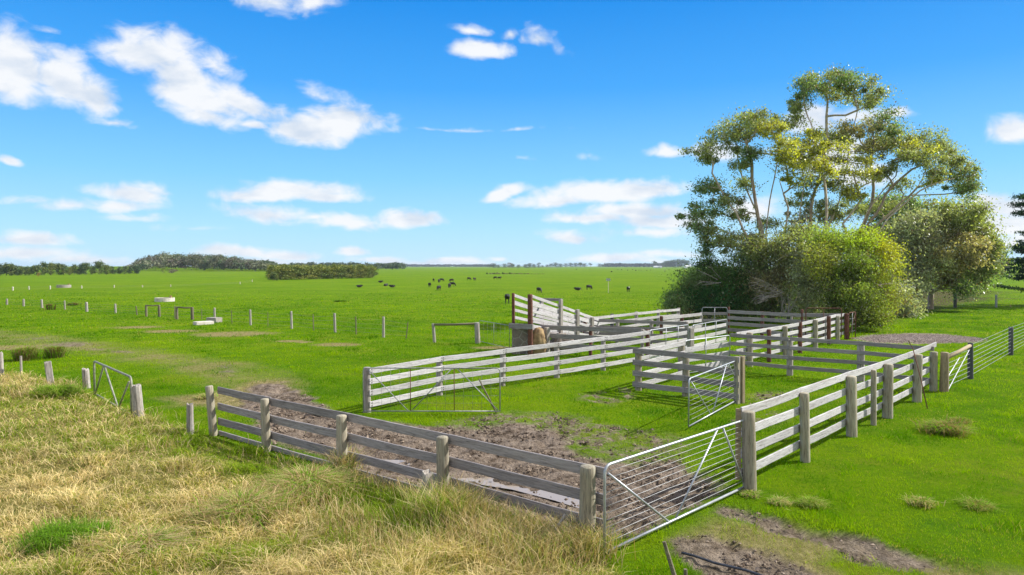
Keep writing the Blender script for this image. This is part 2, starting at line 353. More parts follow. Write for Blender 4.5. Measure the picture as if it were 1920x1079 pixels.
BOULDER = simple('yellow_sandstone', (.16, .10, .045), (.38, .27, .13), 3.5, .9, 0, .8)
def leafmat(name, transl=.35, gloss=.25, rough=.35):
    m, t = newmat(name); q = T(t); a = q.n('ShaderNodeVertexColor', layer_name='Col')
    b = q.n('ShaderNodeBsdfPrincipled', {'Base Color': a.outputs[0], 'Roughness': rough, 'Specular IOR Level': gloss})
    tr = q.n('ShaderNodeBsdfTranslucent', {'Color': q.mix(1.0, a.outputs[0], (1.25, 1.3, .55, 1), 'MULTIPLY')})
    mx = q.n('ShaderNodeMixShader', {0: transl, 1: b.outputs[0], 2: tr.outputs[0]}); o = q.n('ShaderNodeOutputMaterial'); t.links.new(mx.outputs[0], o.inputs[0]); return m
GRASSM = leafmat('grass_blades', .45, .0, .9)
DRYM = leafmat('dry_grass_blades', .35, .03, .8)
LEAFM = leafmat('gum_leaves', .5, .5, .42)
NEEDM = leafmat('bush_foliage', .48, .2, .5)
FARM = leafmat('far_foliage', .12, .1, .7)
def vcolmat(name, rough=.9):
    m, t = newmat(name); q = T(t); a = q.n('ShaderNodeVertexColor', layer_name='Col'); n = q.noise(q.mapping((6, 6, 1.5)), 2, 5)
    q.out(q.mix(1, a.outputs[0], q.ramp(n, [(.3, (.55, .5, .48)), (.7, (1.25, 1.2, 1.15))]), 'MULTIPLY'), rough, n, .5, .05); return m
BARK = vcolmat('smooth_gum_bark')
def groundmat():
    m, t = newmat('pasture_ground'); q = T(t); g = q.n('ShaderNodeNewGeometry'); P = g.outputs['Position']
    def at(n): return q.n('ShaderNodeAttribute', attribute_name=n).outputs['Fac']
    big = q.noise(P, .006, 4); mid = q.noise(P, .06, 5, .6); sm = q.noise(P, .9, 6, .65); fine = q.noise(P, 7, 5, .7)
    st = q.noise(q.n('ShaderNodeMapping', {'Vector': P, 'Scale': (.12, .9, 1)}).outputs[0], .35, 6, .7)
    col = q.ramp(mid, [(.30, (.074, .162, .001)), (.5, (.112, .205, .002)), (.72, (.155, .25, .003))])
    col = q.mix(q.mr(big, .4, .65, 0, .5), col, (.140, .205, .003, 1))
    col = q.mix(q.mr(st, .5, .72, 0, .55), col, (.19, .24, .012, 1))
    col = q.mix(q.mr(st, .46, .30, 0, .6), col, (.05, .125, .006, 1))
    col = q.mix(q.mr(sm, .50, .30, 0, .65), col, (.05, .125, .006, 1))
    col = q.mix(q.mr(sm, .58, .75, 0, .6), col, (.18, .24, .012, 1))
    col = q.mix(q.mr(fine, .55, .3, 0, .55), col, (.05, .12, .005, 1))
    pt = q.noise(P, .28, 5, .65); col = q.mix(q.mr(pt, .54, .68, 0, .5), col, (.19, .205, .02, 1)); col = q.mix(q.mr(pt, .44, .30, 0, .55), col, (.06, .16, .006, 1))
    mudc = q.ramp(q.noise(P, 3.2, 8, .75), [(.34, (.045, .033, .024)), (.47, (.16, .122, .09)), (.62, (.33, .265, .205))])
    mudc = q.mix(q.mr(q.noise(P, .8, 3), .4, .65, 0, .5), mudc, (.31, .25, .195, 1))
    tanc = q.ramp(q.noise(P, 4, 6, .7), [(.3, (.14, .125, .04)), (.5, (.25, .21, .09)), (.7, (.38, .31, .15))])
    strw = q.ramp(q.noise(P, 5, 6, .7), [(.3, (.09, .095, .02)), (.5, (.20, .19, .05)), (.7, (.36, .30, .12))])
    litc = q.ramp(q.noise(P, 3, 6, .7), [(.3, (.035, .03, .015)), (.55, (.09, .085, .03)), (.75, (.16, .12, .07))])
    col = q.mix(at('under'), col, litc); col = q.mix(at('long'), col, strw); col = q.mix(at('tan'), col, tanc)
    ch = q.m('MULTIPLY', at('churn'), q.mr(q.noise(P, 3.5, 5, .7), .40, .58, .1, 1)); col = q.mix(ch, col, mudc); col = q.mix(at('mud'), col, mudc)
    grv = q.mix(q.mr(q.noise(P, 22, 3), .4, .6), (.17, .13, .10, 1), (.42, .36, .31, 1)); col = q.mix(q.m('MULTIPLY', at('gravel'), q.mr(q.noise(P, 1.5, 5, .7), .36, .5, .45, 1)), col, grv)
    wet = q.mr(q.noise(P, 1.1, 4), .42, .62, 0, 1)
    rough = q.m('SUBTRACT', .95, q.m('MULTIPLY', q.m('MULTIPLY', at('mud'), wet), .45))
    h = q.m('ADD', q.noise(P, 10, 6, .75), q.m('MULTIPLY', q.noise(P, 3, 5, .7), q.m('ADD', 1.0, q.m('MULTIPLY', at('mud'), 2.0))))
    q.out(col, rough, h, 1.0, .12, spec=.02); return m
GROUND = groundmat()

# ------------------------------------------------------------------ ground sheet
def axis(a, b, st, far, n):
    core = np.arange(a, b, st); g = np.geomspace(st*1.5, far, n)
    return core, g
cx = np.arange(-24, 32, .13); gx = np.cumsum(np.geomspace(.2, 900, 52)); xs = np.concatenate([cx[0]-gx[::-1], cx, cx[-1]+gx])
cy = np.concatenate([np.arange(4, 30, .12), np.arange(30, 62, .25)]); gy = np.cumsum(np.geomspace(.35, 900, 56)); ys = np.concatenate([cy[0]-np.cumsum(np.geomspace(.3, 500, 18))[::-1], cy, cy[-1]+gy])
X, Y = np.meshgrid(xs, ys); x = X.ravel(); y = Y.ravel()
near = (y < 130) & (y > 2) & (np.abs(x) < 140)
att = {k: np.zeros(len(x)) for k in ('mud', 'churn', 'tan', 'long', 'under', 'gravel')}
zz = gz0(x, y); xn, yn = x[near], y[near]
mud, churn, tan, lon, und = zones(xn, yn)
grav = sstep(-.2, .4, sdpoly(xn, yn, Z_GRAV)+(fbm(xn, yn, 1, 3, 5)-.5)*1.4)
for k, v in zip(att, (mud, churn, tan, lon, und, grav)): att[k][near] = v
lump = (fbm(xn, yn, .45, 4, 61)-.5)*.26*np.maximum(mud, churn*.8)*(1-grav)
pock = sstep(.60, .72, fbm(xn, yn, .30, 2, 67))*.09*np.maximum(mud, churn)*(1-grav)
rut = sstep(.75, .1, sdline(xn, yn, Z_RUT))*mud
rutz = .13*rut*(.4+1.2*fbm(xn, yn, 1.3, 3, 71))
t1 = sstep(.5, .0, sdline(xn, yn, [tuple(W(a, b)[:2]) for a, b in [(1360,952),(1500,990),(1620,1020),(1800,1062)]]))*.08
zz[near] += lump-pock-rutz-t1-.02*mud
nx_, ny_ = len(xs), len(ys); idx = np.arange(nx_*ny_).reshape(ny_, nx_)
fq = np.stack([idx[:-1, :-1].ravel(), idx[:-1, 1:].ravel(), idx[1:, 1:].ravel(), idx[1:, :-1].ravel()], 1)
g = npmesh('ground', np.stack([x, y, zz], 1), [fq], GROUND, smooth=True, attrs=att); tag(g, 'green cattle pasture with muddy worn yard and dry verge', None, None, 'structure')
# puddles in the wheel rut
mb = MB()
c = W(900, 893); pts = [W(700,850), W(760,868), W(830,884), W(900,896), W(960,905), W(1040,925), W(1105,945), W(1110,925), W(1020,903), W(930,882), W(860,868), W(780,852)]
mb.add([(p[0], p[1], -.165+gzf(p[0], p[1])*0) for p in pts], [tuple(range(len(pts)))])
o = mb.obj('puddle_water', WATER); tag(o, 'shallow muddy puddles in the rut beside the front rail fence', None, None, 'structure')

# clods of churned earth and loose stones
def clods(name, label, x, y, sz, cols, sq=.6):
    n = len(x); z = gz0(x, y); base = np.array([[1, 0, 0], [0, 1, 0], [-1, 0, 0], [0, -1, 0], [0, 0, 1], [0, 0, -1]], float)
    V = base[None]*rng.uniform(.55, 1.2, (n, 6, 1)); a = rng.uniform(0, 6.28, n); ca, sa = np.cos(a)[:, None], np.sin(a)[:, None]
    vx = V[..., 0]*ca-V[..., 1]*sa; vy = V[..., 0]*sa+V[..., 1]*ca; vz = V[..., 2]*sq+rng.normal(size=(n, 6))*.15
    P = np.stack([vx*sz[:, None]+x[:, None], vy*sz[:, None]+y[:, None], vz*sz[:, None]+z[:, None]], -1).reshape(-1, 3)
    f = np.array([[0, 1, 4], [1, 2, 4], [2, 3, 4], [3, 0, 4], [1, 0, 5], [2, 1, 5], [3, 2, 5], [0, 3, 5]])
    o = npmesh(name, P, [(np.arange(n)[:, None, None]*6+f[None]).reshape(-1, 3)], CLODM, np.repeat(cols, 6, 0)); tag(o, label, 'soil', None, 'stuff')
m_, t_ = newmat('earth_clods'); q_ = T(t_); q_.out(q_.n('ShaderNodeVertexColor', layer_name='Col').outputs[0], .95, spec=.05); CLODM = m_
u = rng.random(120000); y = 9*(56/9)**u; x = (rng.random(120000)*2-1)*(.8*y+2)
mud, churn, tan, lon, und = zones(x, y); k = rng.random(len(x)) < (np.maximum(mud, churn*1.1)*(.15+.85*sstep(.45, .62, fbm(x, y, .8, 3, 201))))*(sdpoly(x, y, Z_GRAV) < 0)*(1-sstep(.9, .2, sdline(x, y, Z_RUT)))*(sdline(x, y, Z_TRACKL) > 3)*np.where((sdpoly(x, y, Z_TRK1) > -1) | (sdpoly(x, y, Z_TRK2) > -1), .3, 1)
x, y = x[k], y[k]; n = len(x); sz = rng.uniform(.35, 1.0, n)**2*.066*(.8+.2*y/12); cc_ = np.array([.075, .055, .04])+rng.random((n, 1))**1.5*np.array([.22, .18, .14])
clods('mud_clods', 'churned brown earth clods in the muddy yard and the track', x, y, sz, cc_)
x, y = W(1725, 635)[0]+rng.normal(size=9000)*2.6, W(1725, 635)[1]+rng.normal(size=9000)*1.3; k = sdpoly(x, y, Z_GRAV) > -.35; x, y = x[k], y[k]; n = len(x)
clods('loose_gravel', 'loose grey-brown gravel on the bare patch behind the yards', x, y, rng.uniform(.02, .06, n), np.array([.14, .11, .09])+rng.random((n, 1))*np.array([.34, .29, .26]))

# ------------------------------------------------------------------ grass
def blades(name, x, y, h, wd, lean, base, tip, mat, segs=1, label=None, curl=.5, flat=0.0):
    n = len(x); z = gz0(x, y)-.02; a = rng.uniform(0, 2*np.pi, n); la = rng.uniform(0, 2*np.pi, n)
    B = np.stack([x, y, z], 1); side = np.stack([np.cos(a), np.sin(a), 0*a], 1)*wd[:, None]/2
    lv = np.stack([np.cos(la), np.sin(la), 0*la], 1)*lean[:, None]
    up = np.zeros((n, 3)); up[:, 2] = h
    if segs == 1:
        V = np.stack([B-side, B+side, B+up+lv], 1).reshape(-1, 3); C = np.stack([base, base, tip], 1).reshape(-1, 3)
        fs = [np.arange(3*n).reshape(n, 3)]
    else:
        M = B+up*.6+lv*.35; Tp = B+up*(1-flat)+lv
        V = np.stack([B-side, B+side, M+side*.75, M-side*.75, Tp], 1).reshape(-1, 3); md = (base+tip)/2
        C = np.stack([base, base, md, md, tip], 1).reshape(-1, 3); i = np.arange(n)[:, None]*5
        fs = [i+np.array([[0, 1, 2, 3]]), i+np.array([[3, 2, 4]])]
    o = npmesh(name, V, fs, mat, C); tag(o, label, 'grass', None, 'stuff'); return o
def wedge(n, y0, y1, pw=1.0, ml=0.80, mr_=0.80, pad=3):     # constant count per picture area
    u = rng.random(n); y = y0*(y1/y0)**u; x = (rng.random(n)*2-1)*(ml*y+pad); return x, y
def gcol(x, y, n):
    f1 = fbm(x, y, 6, 3, 81); f2 = fbm(x, y, 1.2, 3, 83); r = rng.random(n); f4 = fbm(x, y, 2.8, 4, 85)
    a = np.array([.058, .172, .001]); b = np.array([.135, .295, .002]); c = np.array([.26, .39, .006])
    t = np.clip((f1-.5)*2.2+(f2-.5)*2.4+(r-.5)*.9+.5, 0, 1)[:, None]
    col = np.where(t < .5, a+(b-a)*t*2, b+(c-b)*(t-.5)*2)
    straw = (rng.random(n) < .015+.16*sstep(.56, .70, f4))[:, None]; col = np.where(straw, np.array([.38, .34, .09])*(.6+.7*rng.random((n, 1))), col)
    return col
x, y = wedge(640000, 8.5, 150)
mud, churn, tan, lon, und = zones(x, y)
keep = rng.random(len(x)) < np.clip(1-mud*1.03-churn*.8-tan*.5-und*.6-lon*.9, 0, 1)
grv = (sdpoly(x, y, Z_GRAV) < 0) & (rng.random(len(x)) > sstep(45, 150, y))
x, y, tan, churn, lon = x[keep & grv], y[keep & grv], tan[keep & grv], churn[keep & grv], lon[keep & grv]; n = len(x)
col = gcol(x, y, n); tn = np.clip(np.maximum(tan, churn*.7), 0, 1)[:, None]*(rng.random(n) < .75)[:, None]
col = col*(1-tn)+tn*np.array([.30, .27, .10])*(.6+.8*rng.random(n))[:, None]
sc_ = y/11.0
h = rng.uniform(.035, .095, n)*(.55+.5*fbm(x, y, 1.6, 3, 87)+.9*sstep(.58, .72, fbm(x, y, .9, 3, 89)))*(.8+.28*np.sqrt(sc_)); wd = .011*sc_*rng.uniform(.7, 1.4, n)
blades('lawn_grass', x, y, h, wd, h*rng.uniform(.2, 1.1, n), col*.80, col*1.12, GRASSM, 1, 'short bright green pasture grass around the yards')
# long verge grass
def inlong(n, y0, y1):
    x, y = wedge(n, y0, y1, ml=.82); m = (sdpoly(x, y, Z_LONG)+(fbm(x, y, .7, 3, 9)-.5)*.5) > 0; m &= sdpoly(x, y, Z_MUD) < .05
    return x[m], y[m]
def lcol(x, y):
    n = len(x); f = fbm(x, y, 2.6, 4, 91); f2 = fbm(x, y, .8, 3, 93); r = rng.random(n)
    green = 1.0*np.clip(sstep(-.5, .4, sdpoly(x, y, Z_GREEN)+(f-.5)*2.6)*1.0, 0, 1)
    gm = sstep(.54, .68, f*.6+f2*.4)*.8; upper = sstep(15.5, 19, y)*.55*sstep(-.5, 1.0, -sdpoly(x, y, Z_LTAN)); edge = sstep(1.6, .3, sdpoly(x, y, Z_LONG))*.55
    gm = np.clip(np.maximum(np.maximum(gm, upper), np.maximum(green, edge)), 0, 1)
    isg = (r < gm*.97+.05)
    gcs = np.array([.14, .28, .008])+rng.random((n, 1))*np.array([.22, .17, .02])
    t = rng.random((n, 1)); f3 = fbm(x, y, 1.1, 3, 95)[:, None]; ol = (rng.random(n) < .3*sstep(.40, .6, fbm(x, y, 1.5, 3, 99))+.05)[:, None]
    dcs = np.array([.42, .31, .13])*(1-t)+np.array([.92, .76, .40])*t; dcs = dcs*(.75+.85*f3)+np.array([.03, .005, .0])*(f3 > .55)
    dcs = np.where(ol, np.array([.40, .38, .06])*(.6+.7*t), dcs)
    return np.where(isg[:, None], gcs, dcs), isg, gm
x, y = inlong(300000, 7.5, 34); n = len(x); col, isg, gm = lcol(x, y)
tus = fbm(x, y, .55, 3, 97); tus2 = sstep(.5, .68, tus)
h = (.07+.26*tus2+.14*rng.random(n)**2)*np.where(isg, .85, 1.0)
wd = .009*(y/11)*rng.uniform(.7, 1.5, n)
blades('long_verge_grass', x, y, h, wd, h*rng.uniform(.5, 2.0, n), col*.50, col*1.12, DRYM, 2, 'long straw coloured grass with green patches on the roadside verge', flat=.25)  # blade feet darkened to paint the shade between stems
# tall seed stems along the front fence
FL = np.array([W(400, 815)[:2], W(500, 844)[:2], W(642, 885)[:2], W(832, 938)[:2], W(1101, 1020)[:2]])
xs_, ys_, hs_ = [], [], []
def scatter_line(p, q, n, off, spread, hh):
    t = rng.random(n); dx = q-p; nn = np.array([dx[1], -dx[0]])/np.linalg.norm(dx); nn = nn if nn[1] < 0 else -nn
    o_ = off+spread*np.abs(rng.normal(size=n)); P = p+dx*t[:, None]+nn*o_[:, None]
    xs_.append(P[:, 0]); ys_.append(P[:, 1]); hs_.append(rng.uniform(.5, 1.0, n)*hh)
def clump(px, py, n, sg, hh):
    c = W(px, py); xs_.append(c[0]+rng.normal(size=n)*sg); ys_.append(c[1]+rng.normal(size=n)*sg); hs_.append(rng.uniform(.5, 1, n)*hh)
scatter_line(FL[3], FL[4], 5200, .12, .55, .62); scatter_line(FL[2], FL[3], 1000, .15, .5, .5); scatter_line(FL[1], FL[2], 150, .2, .6, .45)
clump(832, 985, 2200, .33, 1.0); clump(642, 890, 420, .18, .85); clump(1101, 1040, 900, .25, .75); clump(900, 1020, 900, .4, .7); clump(1000, 1060, 900, .4, .65)
clump(590, 940, 1500, .5, .55); clump(480, 965, 1000, .55, .5); clump(760, 1040, 900, .5, .6); clump(690, 990, 700, .5, .5); clump(115, 735, 350, .35, .7); clump(60, 745, 300, .5, .5); clump(330, 850, 160, .6, .45)
clump(250, 920, 250, 1.6, .4); clump(500, 1010, 400, 1.2, .45); clump(100, 820, 300, 1.5, .4); clump(230, 800, 250, 1.0, .4)
x, y, hh = np.concatenate(xs_), np.concatenate(ys_), np.concatenate(hs_); n = len(x)
t = rng.random((n, 1)); col = (np.array([.42, .28, .11])*(1-t)+np.array([.86, .70, .42])*t)*(.7+.6*rng.random((n, 1)))
gsel = rng.random(n) < .25; gsel |= (sdpoly(x, y, Z_GREEN) > .1) & (rng.random(n) < .5); col[gsel] = np.array([.21, .33, .025])*(.7+.6*rng.random((gsel.sum(), 1)))
blades('tall_seed_grass', x, y, hh, .009*(y/11)*rng.uniform(.6, 1.3, n), hh*rng.uniform(.15, 1.0, n), col*.5, col*1.1, DRYM, 2, 'tall dry seeding grass against the front rail fence', flat=.12)  # lower stems darkened, painting in the shaded gaps

# countable tussocks
def tussock(px, py, rad, hgt, n, ca, cb, label, name='grass_tussock', group=None, wk=1.0, droop=1.0):
    c = W(px, py); r = np.abs(rng.normal(size=n))*.65; a = rng.uniform(0, 2*np.pi, n)
    bx, by = rad*.55*r*np.cos(a), rad*.55*r*np.sin(a); z = gz0(bx+c[0], by+c[1])-.02
    h = hgt*rng.uniform(.5, 1.05, n); t = rng.random((n, 1)); col = np.array(ca)*(1-t)+np.array(cb)*t; gs_ = rng.random(n) < .38; col[gs_] = np.array([.15, .30, .015])*rng.uniform(.7, 1.5, (gs_.sum(), 1))
    B = np.stack([bx, by, z], 1); a2 = a+rng.normal(size=n)*1.3; lv = np.stack([np.cos(a2), np.sin(a2), 0*a], 1)*(rad*rng.uniform(.15, 1.0, n)*droop)[:, None]
    wd = .005*wk*max(1, c[1]/11)*rng.uniform(.7, 1.5, n); s_ = rng.uniform(0, 2*np.pi, n); side = np.stack([np.cos(s_), np.sin(s_), 0*s_], 1)*wd[:, None]
    up = np.zeros((n, 3)); up[:, 2] = h; M = B+up*.75+lv*.35; Tp = B+up*rng.uniform(.55, 1, n)[:, None]+lv
    V = np.stack([B-side, B+side, M+side*.8, M-side*.8, Tp], 1).reshape(-1, 3); i = np.arange(n)[:, None]*5
    C = np.stack([col*.7, col*.7, col, col, col*1.15], 1).reshape(-1, 3)  # blade feet darkened to paint the shade inside the tuft
    o = npmesh(name, V, [i+np.array([[0, 1, 2, 3]]), i+np.array([[3, 2, 4]])], DRYM, C, loc=(c[0], c[1], 0)); tag(o, label, 'grass clump', group); return o
BRN, STR, GRN, DGR = (.27, .18, .075), (.66, .52, .28), (.16, .33, .02), (.06, .17, .01)
tussock(47, 676, .62, .85, 1500, (.20, .13, .05), (.30, .26, .09), 'large brown and green rush clump at the left edge by the worn track', 'rush_clump', wk=.8, droop=1.3)
tussock(103, 671, .55, .75, 1300, (.18, .13, .05), (.27, .24, .08), 'rush clump just right of the largest one near the worn track', 'rush_clump', wk=.8, droop=1.3)
tussock(93, 581.5, .5, .85, 300, BRN, (.16, .12, .05), 'small dark rush clump among the distant wire fence posts', 'rush_clump', wk=1.4)
tussock(137, 573, .8, .45, 200, BRN, (.16, .2, .04), 'tiny faint rush clump beyond the distant wire fence', 'rush_clump', wk=1.4)
tussock(637, 566, 1.3, .3, 160, (.05, .10, .01), (.10, .17, .02), 'dark green rush patch in open pasture below the resting cattle', 'rush_clump', wk=1.4)
tussock(118, 1045, .75, .55, 1800, (.08, .17, .02), (.17, .28, .03), 'vivid green grass clump at the lower left of the verge', droop=.8)
tussock(186, 1035, .35, .42, 600, DGR, GRN, 'smaller vivid green clump beside the larger lower left one', droop=.7)
tussock(458, 985, .95, .55, 2600, BRN, STR, 'brown flopped tussock in the middle of the verge')
tussock(575, 930, 1.1, .6, 3400, BRN, STR, 'big brown flopped tussock below the second front fence post')
tussock(280, 1050, .8, .3, 1500, (.34, .24, .13), (.62, .48, .29), 'pale flattened straw tussock at the lower left')
tussock(1522, 950, .34, .2, 800, (.22, .26, .05), (.40, .40, .12), 'pale dry tuft on the lawn right of the galvanised gate')
tussock(1462, 946, .3, .16, 500, (.22, .26, .05), STR, 'low dry tuft between gate post and larger pale tuft')
tussock(1728, 948, .32, .2, 500, (.22, .22, .05), STR, 'small dry tuft farther along the lawn, below the leaning stick')
tussock(1830, 952, .42, .17, 500, (.22, .22, .05), (.40, .38, .12), 'ragged dry tuft near the lower right edge')
tussock(1772, 812, .75, .38, 1300, BRN, (.34, .30, .12), 'brown dry tussock in front of the right rail fence')
tussock(1800, 795, .4, .25, 400, BRN, (.34, .30, .12), 'smaller brown tussock behind the one near the right fence')
tussock(112, 748, .9, .55, 1500, (.14, .20, .03), (.30, .36, .06), 'green and straw tussock below the leaning split post')
tussock(385, 748, .45, .2, 500, (.30, .28, .08), STR, 'pale tuft beyond the first front fence post')
tussock(1405, 930, .3, .15, 400, (.22, .26, .05), STR, 'dry tuft at the foot of the gate hinge post')

# ------------------------------------------------------------------ timber pieces
def rail(name, p, q, wz, th, mat, parent, segs=8, wob=.02):
    """board from p to q (centre line), local X along it"""
    p, q = Vector([float(v) for v in p]), Vector([float(v) for v in q]); d = q-p; Ln = d.length; c = .008
    pr = [(-th/2+c, -wz/2), (th/2-c, -wz/2), (th/2, -wz/2+c), (th/2, wz/2-c), (th/2-c, wz/2), (-th/2+c, wz/2), (-th/2, wz/2-c), (-th/2, -wz/2+c)]
    vs, fs = [], []; ph = random.uniform(0, 6.28); am = random.uniform(-1, 1)*wob; k = len(pr)
    for i in range(segs+1):
        u = i/segs; oy = am*math.sin(u*math.pi)+random.uniform(-.002, .002); oz = -abs(am)*.8*math.sin(u*math.pi)+random.uniform(-.003, .003)
        for (a, b) in pr: vs.append((u*Ln, a+oy, b+oz+(random.uniform(-.002, .002))))
    for i in range(segs):
        for j in range(k): fs.append((i*k+j, (i+1)*k+j, (i+1)*k+(j+1) % k, i*k+(j+1) % k))
    fs += [tuple(range(k))[::-1][::-1], tuple(segs*k+j for j in range(k))[::-1]]
    mb = MB(); mb.add(vs, fs); o = mb.obj(name, mat, parent, loc=p)
    o.rotation_euler = (0, -math.atan2(d.z, math.hypot(d.x, d.y)), math.atan2(d.y, d.x)); return o
def post(name, b, t, r, mat, parent, square=False, ragged=False, sides=14):
    """post from foot b to top t"""
    b, t = Vector([float(v) for v in b]), Vector([float(v) for v in t]); b = b.copy(); b.z = b.z-.12; d = t-b; H = d.length
    vs, fs = [], []; segs = 9; ph = random.uniform(0, 6.28)
    if square: sides = 8
    lv = [i/segs for i in range(segs)]+[1-.018/H, 1.0]
    for li, u in enumerate(lv):
        for k in range(sides):
            g = 2*math.pi*k/sides
            rr = r*(1+.035*math.sin(2*g+ph+u*2)+random.uniform(-.02, .02))*(1.04-.08*u)
            if li == len(lv)-1: rr *= .86
            if square:
                g2 = math.pi/4*round(0)+g; ang = (math.floor(k/2)*math.pi/2)+math.pi/4+(-.10 if k % 2 == 0 else .10); rr = r*1.3*(1+random.uniform(-.02, .02))*(.9 if li == len(lv)-1 else 1)
                g = ang
            z = u*H+(random.uniform(-.09, .03) if ragged and li >= len(lv)-2 else 0)
            vs.append((rr*math.cos(g), rr*math.sin(g), z))
    n = len(lv)
    for i in range(n-1):
        for k in range(sides): fs.append((i*sides+k, i*sides+(k+1) % sides, (i+1)*sides+(k+1) % sides, (i+1)*sides+k))
    vs.append((0, 0, H-(.05 if ragged else -.004))); fs += [((n-1)*sides+k, (n-1)*sides+(k+1) % sides, len(vs)-1) for k in range(sides)]
    mb = MB(); mb.add(vs, fs); o = mb.obj(name, mat, parent, loc=b, smooth=not (square or ragged)); ax = Vector((0, 0, 1)).rotation_difference(d.normalized())
    e = ax.to_euler(); o.rotation_euler = e
    if square: o.rotation_euler.rotate_axis('Z', random.uniform(-.1, .1)+.6)
    return o
def PX(bx, by, tx, ty, zb=None):
    """post foot and top from where they show"""
    b = W(bx, by); t = D(tx, ty, b[1]); b[2] = gzf(b[0], b[1]); return b, t
BOLTME = None
def bolt(parent_rail, pt, n):
    global BOLTME
    if BOLTME is None:
        mb = MB(); mb.tube([(0, 0, 0), (0, .018, 0)], .017, 8); me = bpy.data.meshes.new('bolt'); me.from_pydata(mb.v, [], mb.f); me.materials.append(BOLT); BOLTME = me
    o = bpy.data.objects.new('bolt', BOLTME); link(o, parent_rail)
    o.matrix_parent_inverse = Matrix.Identity(4)
    mw = Matrix.LocRotScale(parent_rail.location, parent_rail.rotation_euler, None)
    tgt = Matrix.Translation(Vector([float(v) for v in pt])) @ Matrix.Rotation(math.atan2(n[1], n[0])-math.pi/2, 4, 'Z')
    o.matrix_local = mw.inverted() @ tgt
def fence(name, label, cat, posts, line, zs, side, rmat, wz=.20, th=.045, ext=(0, 0), off=.13, bolts=False, group=None, tops=None, segs=8):
    """posts: (foot, top, radius, material, square); line: ground points that rails span; zs: rail centre heights above ground"""
    e = empty(name, (0, 0, 0), label, cat, group)
    for (b, t, r, m, sq) in posts: post('post', b, t, r, m, e, sq)
    L_ = [np.array(p[:2], float) for p in line]; n = len(L_)
    for i in range(n-1):
        a, b = L_[i], L_[i+1]; d = (b-a)/np.linalg.norm(b-a); nn = np.array([-d[1], d[0]])*side
        ea = ext[0] if i == 0 else -.004; eb = ext[1] if i == n-2 else -.004
        for j, z in enumerate(zs):
            za = z*(tops[i] if tops else 1)+gzf(*a)*.7; zb = z*(tops[i+1] if tops else 1)+gzf(*b)*.7
            jj = random.uniform(-.012, .012); jk = random.uniform(-.012, .012)
            p = np.array([*(a-d*ea+nn*off), za+jj]); q = np.array([*(b+d*eb+nn*off), zb+jk])
            r_ = rail('rail', p, q, wz, th, rmat, e, segs)
            if bolts:
                for u, pt in ((0, a+d*.07), (1, b-d*.07)):
                    for dz in (-.045, .045):
                        zq = (za if u == 0 else zb)+dz+(jj if u == 0 else jk)
                        bolt(r_, np.array([*(pt+nn*(off+th/2-.004)), zq]), nn)
    return e
# A front fence
A = [PX(401, 817, 392, 724), PX(500, 846, 496, 748), PX(642, 887, 640, 779), PX(832, 942, 829, 819), PX(1101, 1024, 1102, 874)]
lineA = [a[0][:2] for a in A]
eA = fence('front_rail_fence', 'grey three-rail timber fence on round posts between verge and muddy yard', 'fence', [(b, t, r, POSTM, False) for (b, t), r in zip(A, (.115, .115, .13, .13, .15))], lineA, [1.33, .86, .41], 1, SHADEDR, wz=.205, ext=(0, .28), off=.15)
# far-side board near the ground
for i in range(4):
    a, b = np.array(lineA[i]), np.array(lineA[i+1]); d = (b-a)/np.linalg.norm(b-a); nn = np.array([-d[1], d[0]])*-1
    rail('kick_board', (*(a+nn*-.16), .05), (*(b+nn*-.16), .05), .14, .05, SHADEDR, eA)
def oldpost(name, bx, by, tx, ty, r, mat, label, sq=False, ragged=True, group=None, cat='post'):
    b, t = PX(bx, by, tx, ty); o = post(name, b, t, r, mat, None, sq, ragged, 11); tag(o, label, cat, group); return o
oldpost('timber_post', 357, 816, 356, 757, .10, POSTG, 'short weathered grey post standing alone left of the front rail fence')
oldpost('timber_post', 803, 958, 802, 884, .095, POSTG, 'short old square-cut post in tall grass left of the fourth front fence post', True)
oldpost('timber_post', 98, 735, 89, 678, .12, POSTG, 'pale split post leaning left in dry grass at the left', True)
oldpost('timber_post', 163, 728, 160, 691, .14, POSTG, 'short grey hinge post at the left end of the rusty gate')
oldpost('timber_post', 261, 782, 255, 721, .15, POSTG, 'gnarled grey latch post at the right end of the rusty gate')
oldpost('timber_post', 40, 705, 39, 668, .05, POSTG, 'thin weathered post in dry grass between the split post and left edge')
oldpost('timber_post', 3, 706, 1, 660, .09, POSTG, 'weathered post cut by the left edge of the photograph')
